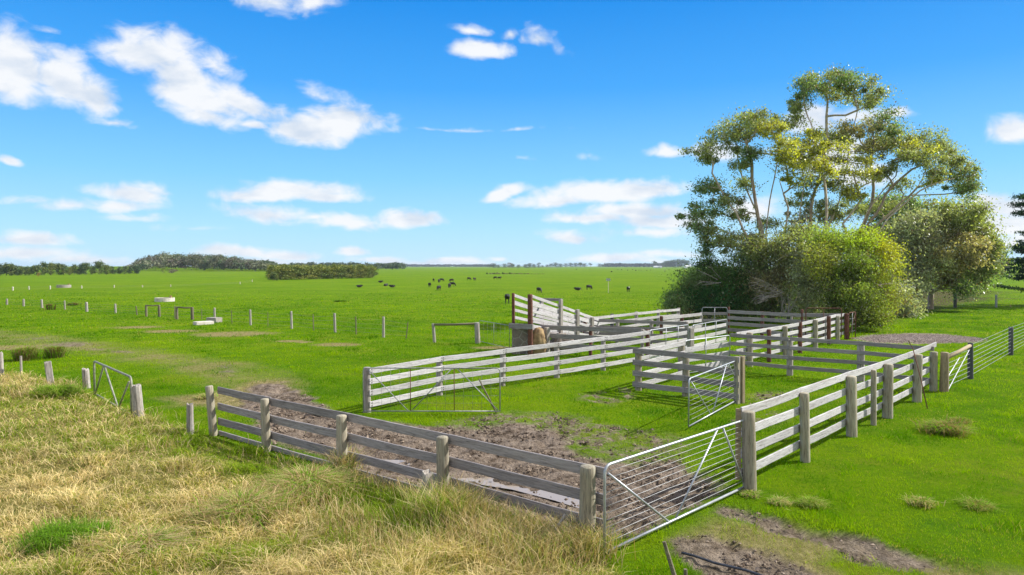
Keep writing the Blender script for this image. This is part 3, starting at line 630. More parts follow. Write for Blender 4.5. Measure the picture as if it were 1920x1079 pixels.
# B galvanised gate
def gatept(p0, p1, z0, z1):
    p0, p1 = np.array(p0[:2], float), np.array(p1[:2], float)
    return lambda u, v: np.array([*(p0+(p1-p0)*u), z0+(z1-z0)*v])
def rnd(pts, rad=.16, n=5):
    out_ = [pts[0]]
    for i in range(1, len(pts)-1):
        a, b, c_ = [np.array(p, float) for p in pts[i-1:i+2]]; da = (a-b)/np.linalg.norm(a-b); dc = (c_-b)/np.linalg.norm(c_-b)
        s_, e_2 = b+da*rad, b+dc*rad
        for k in range(n+1):
            t = k/n; out_.append(s_*(1-t)**2+b*2*t*(1-t)+e_2*t*t)
    out_.append(pts[-1]); return out_
def tubegate(name, label, p0, p1, z0, z1, r=.022, braces=(), wires=0, frame=GALV, wmat=WIREM, vbars=(), meshx=0, boards=None, sag=.012, rbr=None, bottom=True, rad=.16):
    g_ = gatept(p0, p1, z0, z1); e = empty(name, g_(0, 0), label, 'gate'); o0 = Vector([float(v) for v in g_(0, 0)])
    def ob(mb, nm, mt):
        o = mb.obj(nm, mt, e, smooth=True); o.location = -o0; return o
    mb = MB(); mb.tube(rnd([g_(0, 0), g_(0, 1), g_(1, 1), g_(1, 0)], rad), r, 8)
    ob(mb, 'frame', frame)
    if bottom:
        mb = MB(); mb.tube([g_(0, 0), g_(1, 0)], r, 8); ob(mb, 'bottom_rail', frame)
    for (a, b) in braces:
        mb = MB(); mb.tube([g_(*a), g_(*b)], rbr or r*.8, 7); ob(mb, 'brace', frame)
    for (u, mt) in vbars:
        mb = MB(); mb.tube([g_(u, .0), g_(u, 1)], r*.7, 7); ob(mb, 'upright', mt)
    for i in range(wires):
        v = (i+1)/(wires+1); v = v**.92
        pts = [g_(u, v)+np.array([0, 0, -sag*(.5+random.random())*math.sin(u*math.pi)+random.uniform(-.006, .006)]) for u in np.linspace(0.004, .996, 9)]
        mb = MB(); mb.tube(pts, .0055 if not meshx else .004, 5); ob(mb, 'wire', wmat)
    for i in range(meshx):
        u = (i+1)/(meshx+1); mb = MB(); mb.tube([g_(u, .01), g_(u, .99)], .0035, 4); ob(mb, 'mesh_wire', wmat)
    if boards:
        mt, zs, wz = boards; p0_, p1_ = np.array(p0[:2], float), np.array(p1[:2], float); d = (p1_-p0_)/np.linalg.norm(p1_-p0_); nn = np.array([-d[1], d[0]])
        for z in zs:
            q = rail('board', (*(p0_+nn*.045), z), (*(p1_+nn*.045), z), wz, .03, mt, e); q.location = q.location-o0
    return e
bl, br = W(1133, 1037, .10), W(1396, 913, .10)
tubegate('wire_gate', 'long galvanised tube gate with horizontal wires at the front of the yard', bl, br, .10, 1.60, .025, [((.02, .90), (.40, 0)), ((.44, 0), (.76, 1)), ((.80, 1), (.995, .05))], 11)
# C right fence
Cs = [PX(1406, 922, 1403, 772), PX(1510, 866, 1508, 737), PX(1597, 819, 1596, 706), PX(1638, 798, 1638, 694), PX(1664, 784, 1666, 683), PX(1719, 753, 1722, 665), PX(1750, 733, 1751, 660)]
rad = (.145, .12, .15, .085, .155, .155, .14); lc = [Cs[i][0][:2] for i in (0, 1, 2, 4, 5)]+[W(1762, 727)[:2]]
def nrm(p): return p/np.linalg.norm(p)
ofs = nrm(np.array([lc[-1][1]-lc[0][1], -(lc[-1][0]-lc[0][0])]))
eC = fence('right_rail_fence', 'silver four-rail timber fence with thick round posts along the right lawn', 'fence', [(b, t, r, POSTM, False) for (b, t), r in list(zip(Cs, rad))[:6]], lc, [1.76, 1.30, .85, .40], 1, SILVER, wz=.20, ext=(.12, 0), off=.165)
post('post', Cs[6][0], Cs[6][1], .14, POSTM, eC)
b0 = np.array(lc[0]); d0 = nrm(np.array(lc[1])-b0); n0_ = np.array([-d0[1], d0[0]])
rail('batten', (*(b0-d0*.14+n0_*.215), .25), (*(b0-d0*.14+n0_*.215), 1.84), .12, .05, POSTY, eC)
# stick leaning on it
mb = MB(); p, q = W(1739, 767), D(1712, 655, W(1722, 753)[1]-.25); q2 = D(1704, 640, W(1722, 753)[1]-.2)
mb.tube([p, p*.5+q*.5+np.array([.02, 0, .01]), q, q2], [.018, .018, .016, .012], 7); o = mb.obj('stick', RUST, smooth=True); tag(o, 'thin reddish brown stick leaning on the right rail fence', 'stick')
# D back perpendicular fence
Dp = [PX(1614, 715, 1614, 641), PX(1481, 704, 1481, 637)]
lD = [W(1752, 731)[:2], Dp[0][0][:2], Dp[1][0][:2], W(1372, 692)[:2]]
fence('middle_rail_fence', 'grey four-rail timber fence crossing behind the grassy pen', 'fence', [(b, t, r, POSTG, False) for (b, t), r in zip(Dp, (.15, .14))], lD, [1.68, 1.27, .84, .40], 1, SHADEDR, wz=.17, off=.16)
# F short fence with gate
Fp = [PX(1197, 732, 1197, 657), PX(1286, 743, 1286, 669), PX(1386, 757, 1386, 669)]
lF = [W(1190, 731)[:2], W(1286, 743)[:2], W(1389, 757)[:2]]
eF = fence('short_rail_fence', 'short grey four-rail fence in mid yard with a wire gate on its right post', 'fence', [(Fp[0][0], Fp[0][1], .14, POSTM, False), (Fp[1][0], Fp[1][1], .14, POSTM, False)], lF, [1.60, 1.15, .70, .26], -1, SHADEDR, wz=.21, off=.165, bolts=False)
post('post', W(1382, 757), D(1382, 669, W(1382, 757)[1]), .09, POSTM, eF, True); post('latch_post', W(1391, 756), D(1391, 668, W(1391, 756)[1]), .085, POSTY, eF, True)
bl, br = W(1291, 800, .10), W(1384, 749, .10)
tubegate('wire_gate', 'smaller galvanised wire gate swung open from the short fence in mid yard', bl, br, .10, 1.56, .023, [((.04, .92), (.40, 0)), ((.44, 0), (.72, 1)), ((.76, 1), (.99, .42))], 9)
# G long left fence
Gp = [PX(688, 773, 688, 689), PX(824, 741, 824, 671), PX(942, 724, 943, 658), PX(1044, 709, 1044, 650), PX(1131, 695, 1131, 638)]
G5 = W(1214, 680); G5t = D(1214, 618, G5[1])
lG = [g_[0][:2] for g_ in Gp]+[G5[:2]]
eG = fence('long_rail_fence', 'long silver four-rail timber fence running back from the yard entrance', 'fence', [(b, t, r, POSTG, False) for (b, t), r in zip(Gp, (.13, .13, .12, .12, .12))], lG, [1.44, 1.08, .68, .28], -1, SILVER, wz=.195, off=.15, bolts=True, ext=(.02, 0), tops=[1, .98, 1.02, 1.04, 1.08, 1.09])
post('post', G5, G5t, .10, RUST, eG)
# weld mesh gate at its near end
bl, br = W(683, 772, .06), W(938, 765, .12)
tubegate('mesh_gate', 'old tube gate with wire mesh and rusty uprights folded at the yard entrance', (bl[0], bl[1]-.12), (br[0], bl[1]-.15), .10, 1.56, .020, [((.03, .98), (.33, .0)), ((.35, 0), (.645, .98)), ((.69, .98), (.985, .02))], 5, GALVO, WIREO, [(.345, RUST), (.665, RUST)], 14, rad=.14)
mb = MB(); mb.tube([W(931, 775), D(898, 711, W(931, 775)[1]+.12)], [.03, .026], 7); o = mb.obj('stick', LOGM, smooth=True); tag(o, 'mossy stick propped against the mesh gate', 'stick')
# E fence
Ep = [(1278, 708, 1277, 641, .16, POSTM), (1406, 688, 1406, 624, .15, POSTM), (1442, 679, 1442, 618, .11, RUST), (1472.5, 672, 1472, 612, .13, POSTM), (1500, 663, 1500, 604, .12, RUST), (1529, 656, 1529, 600, .14, POSTM), (1554, 647, 1554, 593, .12, RUST), (1571, 640, 1571, 593, .12, POSTM), (1587, 637, 1587, 588, .13, RUST)]
EE = [PX(a, b, c_, d_)+(r, m) for a, b, c_, d_, r, m in Ep]
fence('near_pen_fence', 'silver four-rail length from the short fence back to the boarded gate', 'fence', [(EE[0][0], EE[0][1], .16, POSTM, False)], [Fp[0][0][:2], EE[0][0][:2]], [1.55, 1.10, .66, .24], 1, SILVER, wz=.2, off=-.15)
fence('race_rail_fence', 'silver rail fence on alternating rusty and round posts running back to the trees', 'fence', [(b, t, r, m, False) for b, t, r, m in EE[1:]], [e_[0][:2] for e_ in (EE[1], EE[3], EE[5], EE[7], EE[8])], [1.68, 1.27, .86, .44], 1, SILVER, wz=.19, off=.15, ext=(1.2, 0))
bd = lambda m: (m, [.28, .66, 1.03, 1.38], .2)
tubegate('boarded_gate', 'tube gate filled with pale boards between near pen fence and middle rail fence', W(1284, 706)[:2], W(1368, 691)[:2], .12, 1.62, .022, (), 0, GALV, WIREM, [(.45, GALV)], 0, (SILVER, [.32, .74, 1.18], .24))
# G-line boarded gates
gA0, gA1 = np.array([7.25, 35.8]), np.array([10.15, 39.2]); gB0, gB1 = np.array([10.5, 39.6]), np.array([13.95, 44.2])
tubegate('boarded_gate', 'first boarded tube gate beyond the long silver fence, next to its rusty end post', gA0, gA1, .15, 1.62, .022, (), 0, GALV, WIREM, [(.4, GALV), (.72, GALV)], 0, (SILVER, [.3, .75, 1.17], .21))
tubegate('boarded_gate', 'second boarded tube gate farther back, left of the dark back wall', gB0, gB1, .15, 1.55, .022, (), 0, GALV, WIREM, [(.35, GALV), (.66, GALV)], 0, (SILVER, [.3, .75, 1.2], .21))
o = post('timber_post', (10.33, 39.4, 0), (10.33, 39.4, 1.42), .16, POSTG, None, True); tag(o, 'square grey post between the two boarded tube gates', 'post')
# back wall
J = [np.array([15.9, 50.0]), np.array([17.0, 48.9]), np.array([19.7, 46.3]), np.array([22.3, 46.2])]
H3_ = lambda p, z: np.array([p[0], p[1], z])
fence('back_wall_fence', 'dark shaded grey four-rail fence at the back under the trees', 'fence', [(H3_(J[0], 0), H3_(J[0], 2.0), .08, RUST, False), (H3_(np.array([17.7, 48.2]), 0), H3_(np.array([17.7, 48.2]), 1.78), .12, RUST, False), (H3_(J[2], 0), H3_(J[2], 2.05), .10, RUST, False), (H3_(np.array([19.2, 46.8]), 0), H3_(np.array([19.2, 46.8]), 1.7), .08, POSTG, False)], [J[0], np.array([17.7, 48.2]), J[2], J[3]], [1.66, 1.22, .78, .34], -1, SHADEDR, wz=.24, off=.11)
tubegate('dark_tube_gate', 'dark tall tube gate frame at the back corner under the trees', (19.9, 46.15), (22.2, 45.9), .2, 2.15, .03, (), 2, RUST, WIREO, [(.5, RUST)], 0)
b, t = W(1592, 634), None
tubegate('end_tube_gate', 'narrow rusty tube gate seen edge-on at the far end of the rusty post fence', (22.75, 46.0), (23.5, 46.6), .1, 1.85, .03, [((0, 0), (1, 1))], 3, RUST, WIREM, [(.5, GALVO)], 0)
# H1 dappled fence, H2 grey fence, H3 race side, K
def zfence(name, label, a, b, n, zs, side, mat, posts, ht, pm, r=.11, wz=.19, off=.13):
    a, b = np.array(a, float), np.array(b, float); pts = [a+(b-a)*i/n for i in range(n+1)]
    ps = [(H3_(p, 0), H3_(p+np.array([.01*i, 0]), ht*(1+random.uniform(-.02, .03))), r, pm[i % len(pm)], False) for i, p in enumerate(pts)] if posts else []
    return fence(name, label, 'fence', ps, pts, zs, side, mat, wz=wz, off=off, segs=4)
zfence('far_pen_fence', 'dappled pale rail fence slanting back behind the loading ramp', (4.9, 45.6), (13.5, 55.4), 4, [1.48, 1.05, .62, .22], -1, SILVER, True, 1.62, [POSTG, DARKP, POSTG, POSTG], .13)
zfence('middle_pen_fence', 'grey rail fence from the foot of the loading ramp to the boarded gates', (4.85, 45.3), (10.9, 42.6), 3, [1.42, 1.0, .58, .2], -1, SHADEDR, True, 1.55, [RUST, POSTG, POSTG, POSTG], .12, .21)
zfence('race_side_fence', 'grey three-rail race fence beside the loading ramp with rusty posts', (1.75, 39.3), (7.0, 36.6), 2, [1.50, 1.02, .5], -1, SHADEDR, True, 1.62, [RUST, RUST, POSTG], .10, .26)
zfence('back_pen_fence', 'pale dappled rail pair behind the boarded gates, below the dark green bush', (10.3, 47.0), (14.2, 51.2), 2, [1.38, .92, .5], -1, SILVER, True, 1.5, [RUST, RUST, POSTG], .11, .22)
tubegate('far_tube_gate', 'light tube gate top showing over the rails below the dark bush', (14.0, 50.2), (15.8, 50.0), .3, 1.95, .022, (), 0, GALV, WIREM, [(.5, GALV)], 0, (SHADEDR, [.5, 1.0, 1.5], .2))
# loading ramp
eR = empty('loading_ramp', (.6, 38.4, 0), 'tall timber cattle loading ramp with sloping pale rails on a stone base', 'loading ramp')
O0 = Vector((.6, 38.4, 0))
def fixp(o): o.location = o.location-O0; return o
a0, b0_ = np.array([.1, 38.9]), np.array([1.05, 38.2]); dr = nrm(np.array([4.6, 6.5])); LR = 8.2
def side_rails(st, nm, mat, zoff=0):
    for k in range(5):
        z0 = 3.33-.42*k; z1 = 1.42-.28*k
        p = np.array([*st, z0]); q = np.array([*(st+dr*LR), max(z1, .2)])
        for i in range(2):
            u0, u1 = (0, .5) if i == 0 else (.503, 1)
            fixp(rail(nm, p+(q-p)*u0, p+(q-p)*u1, .165 if k not in (1,) else .24, .04, mat, eR))
side_rails(a0, 'side_rail', SILVER); side_rails(b0_, 'side_rail', SILVER)
fixp(post('ramp_post', (*a0, 0), (a0[0]-.03, a0[1], 3.45), .09, RUST, eR)); fixp(post('ramp_post', (b0_[0]-.02, b0_[1]-.12, 0), (b0_[0]-.04, b0_[1]-.12, 3.42), .15, RUST, eR))
for s_, zt in ((.376, 3.0), (.62, 2.3), (.85, 1.7)):
    for st, sg in ((a0, .1), (b0_, -.1)):
        p = st+dr*LR*s_; nn = np.array([-dr[1], dr[0]])*sg; fixp(post('ramp_post', (*(p+nn), 0), (*(p+nn), zt), .10, POSTG, eR, True))
p1, p2 = a0+dr*LR*.376, b0_+dr*LR*.376
fixp(rail('header_beam', (*(p1+np.array([-.3, 0])), 2.98), (*(p2+np.array([.15, 0])), 2.98), .15, .12, SHADEDR, eR))
fixp(rail('platform_beam', (a0[0]-.25, a0[1]-.3, 1.62), (b0_[0]+.12, b0_[1]-.3, 1.62), .28, .14, SHADEDR, eR))
# floor and stone base
mb = MB(); w_ = b0_-a0; E1 = dr*LR
V_ = [(*a0, 1.5), (*b0_, 1.5), (*(b0_+E1), .1), (*(a0+E1), .1), (*a0, 1.42), (*b0_, 1.42), (*(b0_+E1), .02), (*(a0+E1), .02)]
mb.add(V_, [(0, 1, 2, 3), (7, 6, 5, 4), (0, 4, 5, 1), (1, 5, 6, 2), (2, 6, 7, 3), (3, 7, 4, 0)]); fixp(mb.obj('ramp_floor', SHADEDR, eR))
def rock(name, c, dims, mat, parent, sub=3, rz=0, amp=.16, tp=0.8):
    import bmesh
    bm = bmesh.new(); bmesh.ops.create_cube(bm, size=2); bmesh.ops.subdivide_edges(bm, edges=bm.edges[:], cuts=5, use_grid_fill=True)
    for v in bm.verts:
        n = v.co.normalized(); v.co = v.co*.62+n*.52; v.co *= 1+amp*(random.random()-.5)
        if v.co.z > 0: v.co.x *= 1-(1-tp)*v.co.z; v.co.y *= 1-(1-tp)*v.co.z
        v.co.x *= dims[0]/2; v.co.y *= dims[1]/2; v.co.z *= dims[2]/2
    me = bpy.data.meshes.new(name); bm.to_mesh(me); bm.free(); me.materials.append(mat); me.polygons.foreach_set('use_smooth', [True]*len(me.polygons))
    o = bpy.data.objects.new(name, me); link(o, parent); o.location = [float(v) for v in c]; o.rotation_euler = (0, 0, rz); return o
mb = MB(); mb.box((0, 0, .7), (1.05, .55, 1.45)); fixp(mb.obj('stone_wall', STONE, eR, loc=((a0[0]+b0_[0])/2-.02, 38.85, 0), rot=(0, 0, -.15)))
o = rock('boulder', (1.5, 38.5, .6), (.75, .7, 1.55), BOULDER, None, amp=.3, tp=.65); tag(o, 'yellow sandstone boulder set upright against the loading ramp', 'boulder')
o = rock('boulder', (3.0, 40.4, .35), (1.5, 1.0, 1.1), STONE, None, amp=.3, tp=.6); tag(o, 'brown mossy boulder behind the race fence beside the ramp', 'boulder')
o = post('timber_post', (2.0, 38.9, 0), (2.0, 38.9, 1.5), .13, POSTG, None, True); tag(o, 'pale cracked post between yellow boulder and rusty race post', 'post')
# wire gate left of ramp
g0, g1 = W(899, 643)[:2], np.array([-.15, 40.6])
tubegate('wire_gate', 'thin dark wire gate between the log frame and the loading ramp', g0, g1, .1, 1.45, .018, (), 4, GALVO, WIREO, [(.5, GALVO)], 6)

# rail frames of logs
def logframe(label, b1, t1, b2, t2, r, beam_r, pm, group=None):
    e = empty('log_frame', (0, 0, 0), label, 'fence frame', group)
    p1 = PX(*b1, *t1); p2 = PX(*b2, *t2); post('post', p1[0], p1[1], r[0], pm, e); post('post', p2[0], p2[1], r[1], pm, e)
    q1, q2 = Vector(p1[1]), Vector(p2[1]); q1.z -= beam_r*.9; q2.z -= beam_r*.9; d = q2-q1; m = (q1+q2)/2; m.z -= .03
    mb = MB(); mb.tube([(0, 0, 0), (d.length/2, 0, -.04), (d.length, 0, 0)], beam_r, 9); o = mb.obj('cross_log', LOGM, e, True, q1); o.rotation_euler = (0, -math.atan2(d.z, math.hypot(d.x, d.y)), math.atan2(d.y, d.x))
    return e
logframe('mossy log rail between a thin and a thick grey post, left of the loading ramp', (815, 642), (812, 607), (896, 644), (894, 605), (.10, .16), .07, POSTG)
logframe('left one of two square log frames in the distant wire fence', (274.5, 594), (274, 572), (299, 595), (298, 572), (.11, .12), .06, LOGM)
logframe('right one of two square log frames in the distant wire fence', (332, 599.5), (331, 575), (361, 600), (360, 576), (.12, .13), .07, LOGM)
# distant wire fence, left
def wirefence(label, plist, nw, wr, mat, name='wire_fence', zt=1.15, gm=WIREO, extra=None):
    e = empty(name, (0, 0, 0), label, 'fence'); ends = []
    for (bx, by, tx, ty, r, m) in plist:
        b, t = PX(bx, by, tx, ty); post('post', b, t, r, m, e, sides=8); ends.append((b, t))
    if extra: ends = ends+extra
    for k in range(nw):
        u = (k+.7)/(nw)*.92; mb = MB(); mb.tube([b+(t-b)*min(u, .95)+np.array([0, 0, 0]) for b, t in ends], wr, 4); mb.obj('wire', gm, e)
    return e
PL = [(13, 572, 13, 560.5, .15), (44.5, 574.6, 44, 561, .16), (79, 577.6, 78, 562, .15), (122, 581, 121, 564, .11), (163, 585, 162, 567, .18), (217, 587.6, 216, 570, .13), (257, 591, 255, 574, .08), (328, 598, 327, 573, .05), (378.6, 600, 378, 579, .04), (403, 603, 402, 577.5, .12), (435, 607, 434, 582, .04), (470, 610, 469, 581, .12), (502.5, 612.6, 502, 586, .035), (547, 617, 546, 584, .12), (588, 620, 587, 590, .05), (628.4, 624, 627, 587.6, .12), (668, 627, 667, 594, .06), (719, 632.7, 719, 594, .12), (761, 635, 765, 604, .04)]
wirefence('long wire fence on thin pale posts crossing the pasture at the left', [(*p[:4], p[4]*.78, POSTG if p[4] > .1 else LOGM) for p in PL], 4, .006, WIREO)
PL2 = [(-20, 548, -20, 541, .15), (24, 545, 24, 538, .14), (54.5, 543.5, 54, 537, .1), (94, 543, 94, 536, .12), (153, 541.3, 153, 536, .12), (214, 540, 214, 535, .12), (267, 539, 267, 535, .12), (320, 538, 320, 534, .1), (450, 533, 450, 529, .12), (473, 529, 473, 525, .12)]
wirefence('second faint wire fence farther out across the left pasture', [(*p, CONC) for p in PL2], 2, .008, WIREO)
# right wire fence
S = [PX(1770, 734, 1771.6, 661), PX(1819.5, 711.5, 1819.5, 643), PX(1895.5, 666, 1895.5, 613.5)]
eS = empty('wire_fence', (0, 0, 0), 'braced wire fence with tan strainer post and dark posts at the right', 'fence')
post('strainer_post', S[0][0], S[0][1], .155, POSTY, eS); post('post', S[1][0], S[1][1], .11, DARKP, eS); post('post', S[2][0], S[2][1], .12, DARKP, eS)
dS = S[2][0]-S[1][0]; nx = [S[2][0]+dS*k for k in (1.0, 2.0)]
for p in nx: post('post', (p[0], p[1], 0), (p[0], p[1], 1.5), .12, DARKP, eS)
q1, q2 = S[0][1]+np.array([.1, 0, -.22]), S[1][1]+np.array([0, 0, -.12])
mb = MB(); d = Vector(q2-q1); mb.tube([(0, 0, 0), (d.length, 0, 0)], .075, 9); o = mb.obj('strut', POSTY, eS, True, q1); o.rotation_euler = (0, -math.atan2(d.z, math.hypot(d.x, d.y)), math.atan2(d.y, d.x))
for a_, b_ in (((1817, 657), (1778, 731)), ((1799, 671), (1778, 706))):
    P_ = D(*a_, (S[0][0][1]*.25+S[1][0][1]*.75)); Q_ = D(*b_, S[0][0][1]+.1); mb = MB(); mb.tube([P_, Q_], .016, 6); mb.obj('stay_wire', WHITEP, eS)
for k in range(8):
    z = 1.42-k*.18; pts = [np.array([p[0], p[1], z*f_]) for p, f_ in ((S[0][0], 1.0), (S[1][0], 1.08), (S[2][0], 1.1), (nx[0], 1.02), (nx[1], 1.02))]
    mb = MB(); mb.tube(pts, .0075, 5); mb.obj('wire', WIREM, eS)
# far right cross fence
wirefence('faint wire fence with one dark post on the far right lawn before the conifer shade', [(1791, 577.5, 1791, 550, .17, DARKP), (1868, 577, 1868, 553, .12, GALVO), (1960, 577, 1960, 552, .15, DARKP)], 6, .008, WIREM)
# rusty gate at left
bl, br = W(174, 748, .05), W(247, 776, .05)
tubegate('rusty_gate', 'old rusty tube gate sunk in long grass at the left of the verge', (-16.35, 26.6), (br[0], br[1]), .0, 1.28, .04, [((.30, 1), (.02, .0)), ((.31, 1), (.66, 0)), ((.95, .85), (.68, 0))], 0, GREENP, rad=.2)
# water troughs
def trough(label, px, py, rad, hgt, mat):
    c = W(px, py); c[1] += rad; e = empty('water_trough', c, label, 'water trough')
    def ring(nm, r0, r1, z0, z1, m):
        mb = MB(); n = 36; vs = []
        for k in range(n):
            g = 2*math.pi*k/n; cs, sn = math.cos(g), math.sin(g); vs += [(r1*cs, r1*sn, z0), (r1*cs, r1*sn, z1), (r0*cs, r0*sn, z1), (r0*cs, r0*sn, z0)]
        fs = []
        for k in range(n):
            a_, b_ = k*4, ((k+1) % n)*4; fs += [(a_, b_, b_+1, a_+1), (a_+1, b_+1, b_+2, a_+2), (a_+2, b_+2, b_+3, a_+3)]
        mb.add(vs, fs); return mb.obj(nm, m, e)
    ring('wall', rad-.13, rad, -.05, hgt, mat)
    mb = MB(); mb.add([((rad-.13)*math.cos(2*math.pi*k/30), (rad-.13)*math.sin(2*math.pi*k/30), hgt*.8) for k in range(30)], [tuple(range(30))]); mb.obj('water_surface', WATER, e)
    mb = MB(); mb.tube([(rad*.3, rad*.75, hgt-.05), (rad*.3, rad*.75, hgt+.28)], [.16, .14], 9); mb.obj('float_cover', BOULDER, e); return e
trough('round concrete water trough beyond the two log frames', 300, 566.5, 1.28, .52, CONC)
trough('round grey water trough farthest out on the left pasture', 112, 540, 1.45, .62, CONCD)
def slabobj(label, a, b, dep, hgt, mat, name='concrete_block'):
    p, q = W(*a)[:2], W(*b)[:2]; m = (p+q)/2; d = q-p; mb = MB(); mb.box((0, 0, hgt/2), (np.linalg.norm(d), dep, hgt)); o = mb.obj(name, mat, loc=(*m, 0), rot=(0, 0, math.atan2(d[1], d[0])))
    bv = o.modifiers.new('bevel', 'BEVEL'); bv.width = .03; bv.segments = 2; tag(o, label, 'concrete block'); return o
slabobj('long low pale concrete block in the grass right of the log frames', (365, 610), (398, 608), .8, .28, CONC)
slabobj('shorter grey concrete block behind the long one at the foot of a fence post', (393, 604), (411, 605), .7, .42, CONCD)
# poly pipe, sticks bottom right
mb = MB(); pp = [W(a, b, .05) for a, b in [(1278, 1037), (1300, 1042), (1340, 1056), (1366, 1062), (1400, 1070), (1440, 1084), (1480, 1102)]]
mb.tube(pp, .022, 7); o = mb.obj('poly_pipe', POLY, smooth=True); tag(o, 'black poly pipe lying across bare earth below the front gate', 'pipe')
mb = MB(); mb.tube([W(1268, 1092), D(1245, 1016, W(1268, 1092)[1]+.05)], [.04, .03], 7); o = mb.obj('stick', LOGM, smooth=False); tag(o, 'grey splintered stake leaning below the front galvanised gate', 'stake')
mb = MB(); p = W(1285, 1086); mb.tube([p, p+np.array([.0, 0, .16])], [.035, .03], 7); o = mb.obj('stake_stub', LOGM); tag(o, 'short broken stake stub at the bottom edge below the gate', 'stake')
mb = MB(); p = W(1022, 1025); mb.tube([p, D(1060, 965, p[1]+.1)], [.03, .025], 7); o = mb.obj('stick', POSTG); tag(o, 'dark stick leaning on the lowest front rail near the last post', 'stick')

# ------------------------------------------------------------------ cattle
def skin(name, verts, edges, radii, mat, sub=2):
    me = bpy.data.meshes.new(name); me.from_pydata(verts, edges, []); o = bpy.data.objects.new(name, me); COL.objects.link(o)
    o.modifiers.new('s', 'SKIN'); su = o.modifiers.new('u', 'SUBSURF'); su.levels = sub; su.render_levels = sub
    for i, r in enumerate(radii): me.skin_vertices[0].data[i].radius = r if hasattr(r, '__len__') else (r, r)
    me.skin_vertices[0].data[0].use_root = True
    dg = bpy.context.evaluated_depsgraph_get(); nm = bpy.data.meshes.new_from_object(o.evaluated_get(dg)); bpy.data.objects.remove(o); nm.materials.clear(); nm.materials.append(mat); nm.name = name
    nm.polygons.foreach_set('use_smooth', [True]*len(nm.polygons)); return nm
def cowmat(name, face):
    m, t = newmat(name); q = T(t); v = q.mapping((1, 1, 1)); n = q.noise(v, 2.5, 4); col = q.ramp(n, [(.35, (.008, .008, .009)), (.7, (.026, .020, .016))])
    if face:
        sx = q.n('ShaderNodeSeparateXYZ', {0: v}); col = q.mix(q.mr(q.m('ADD', sx.outputs[0], q.m('MULTIPLY', n, .15)), 1.12, 1.2), col, (.55, .5, .45, 1))
    q.out(col, .65, n, .2, .02); return m
COW = cowmat('black_hide', False); COWF = cowmat('black_hide_white_face', True)
def legs(pts, edges, rad, root, x, sgn, front, lie=False):
    i = len(pts); y = sgn*.2
    if front: c = [(x, y, .92), (x+.03, y, .60), (x, y, .42), (x, y, .12), (x+.05, y, .02)]; r = [.12, .075, .055, .042, .055]
    else: c = [(x, y, .95), (x+.12, y, .68), (x-.10, y, .45), (x-.05, y, .14), (x, y, .02)]; r = [.16, .11, .06, .045, .055]
    pts += c; rad += r; edges += [(root, i)]+[(i+k, i+k+1) for k in range(4)]
def cowmesh(kind, mat):
    zb = 0 if kind != 'lie' else -.52
    P = [(-.55, 0, .98), (-.15, 0, .92), (.28, 0, .92), (.60, 0, .98)]; Rr = [(.34, .34), (.40, .40), (.39, .39), (.30, .34)]; E = [(0, 1), (1, 2), (2, 3)]
    if kind == 'graze': hd = [(.86, 0, .92), (1.02, 0, .60), (1.10, 0, .36), (1.22, 0, .14)]
    else: hd = [(.84, 0, 1.12), (.98, 0, 1.22), (1.12, 0, 1.12), (1.28, 0, .98)]
    hr = [(.20, .23), (.16, .17), (.13, .14), (.09, .10)]
    i = len(P); P += hd; Rr += hr; E += [(3, i), (i, i+1), (i+1, i+2), (i+2, i+3)]
    hc = np.array(hd[1])
    for sg in (-1, 1):
        j = len(P); P += [tuple(hc+np.array([0, sg*.13, .03])), tuple(hc+np.array([-.04, sg*.26, .0]))]; Rr += [.04, .03]; E += [(i+1, j), (j, j+1)]
    j = len(P); P += [(-.84, 0, 1.12), (-.93, 0, .85), (-.94, 0, .5)]; Rr += [.05, .03, .035]; E += [(0, j), (j, j+1), (j+1, j+2)]
    if kind != 'lie':
        for sg in (-1, 1): legs(P, E, Rr, 3, .55, sg, True); legs(P, E, Rr, 0, -.55, sg, False)
    else:
        for sg in (-1, 1):
            j = len(P); P += [(.6, sg*.2, .75), (.9, sg*.25, .70), (.65, sg*.3, .68)]; Rr += [.1, .06, .05]; E += [(3, j), (j, j+1), (j+1, j+2)]
            j = len(P); P += [(-.4, sg*.3, .78), (-.05, sg*.42, .70), (-.3, sg*.46, .68)]; Rr += [.14, .07, .05]; E += [(0, j), (j, j+1), (j+1, j+2)]
    me = skin('cow', P, E, Rr, mat)
    if kind == 'lie':
        co = np.zeros(len(me.vertices)*3, np.float32); me.vertices.foreach_get('co', co); co = co.reshape(-1, 3); co[:, 2] += zb; co[:, 2] = np.maximum(co[:, 2], -.02); me.vertices.foreach_set('co', co.ravel())
    return me
CM = {'stand': cowmesh('stand', COW), 'graze': cowmesh('graze', COW), 'lie': cowmesh('lie', COW), 'face': cowmesh('stand', COWF)}
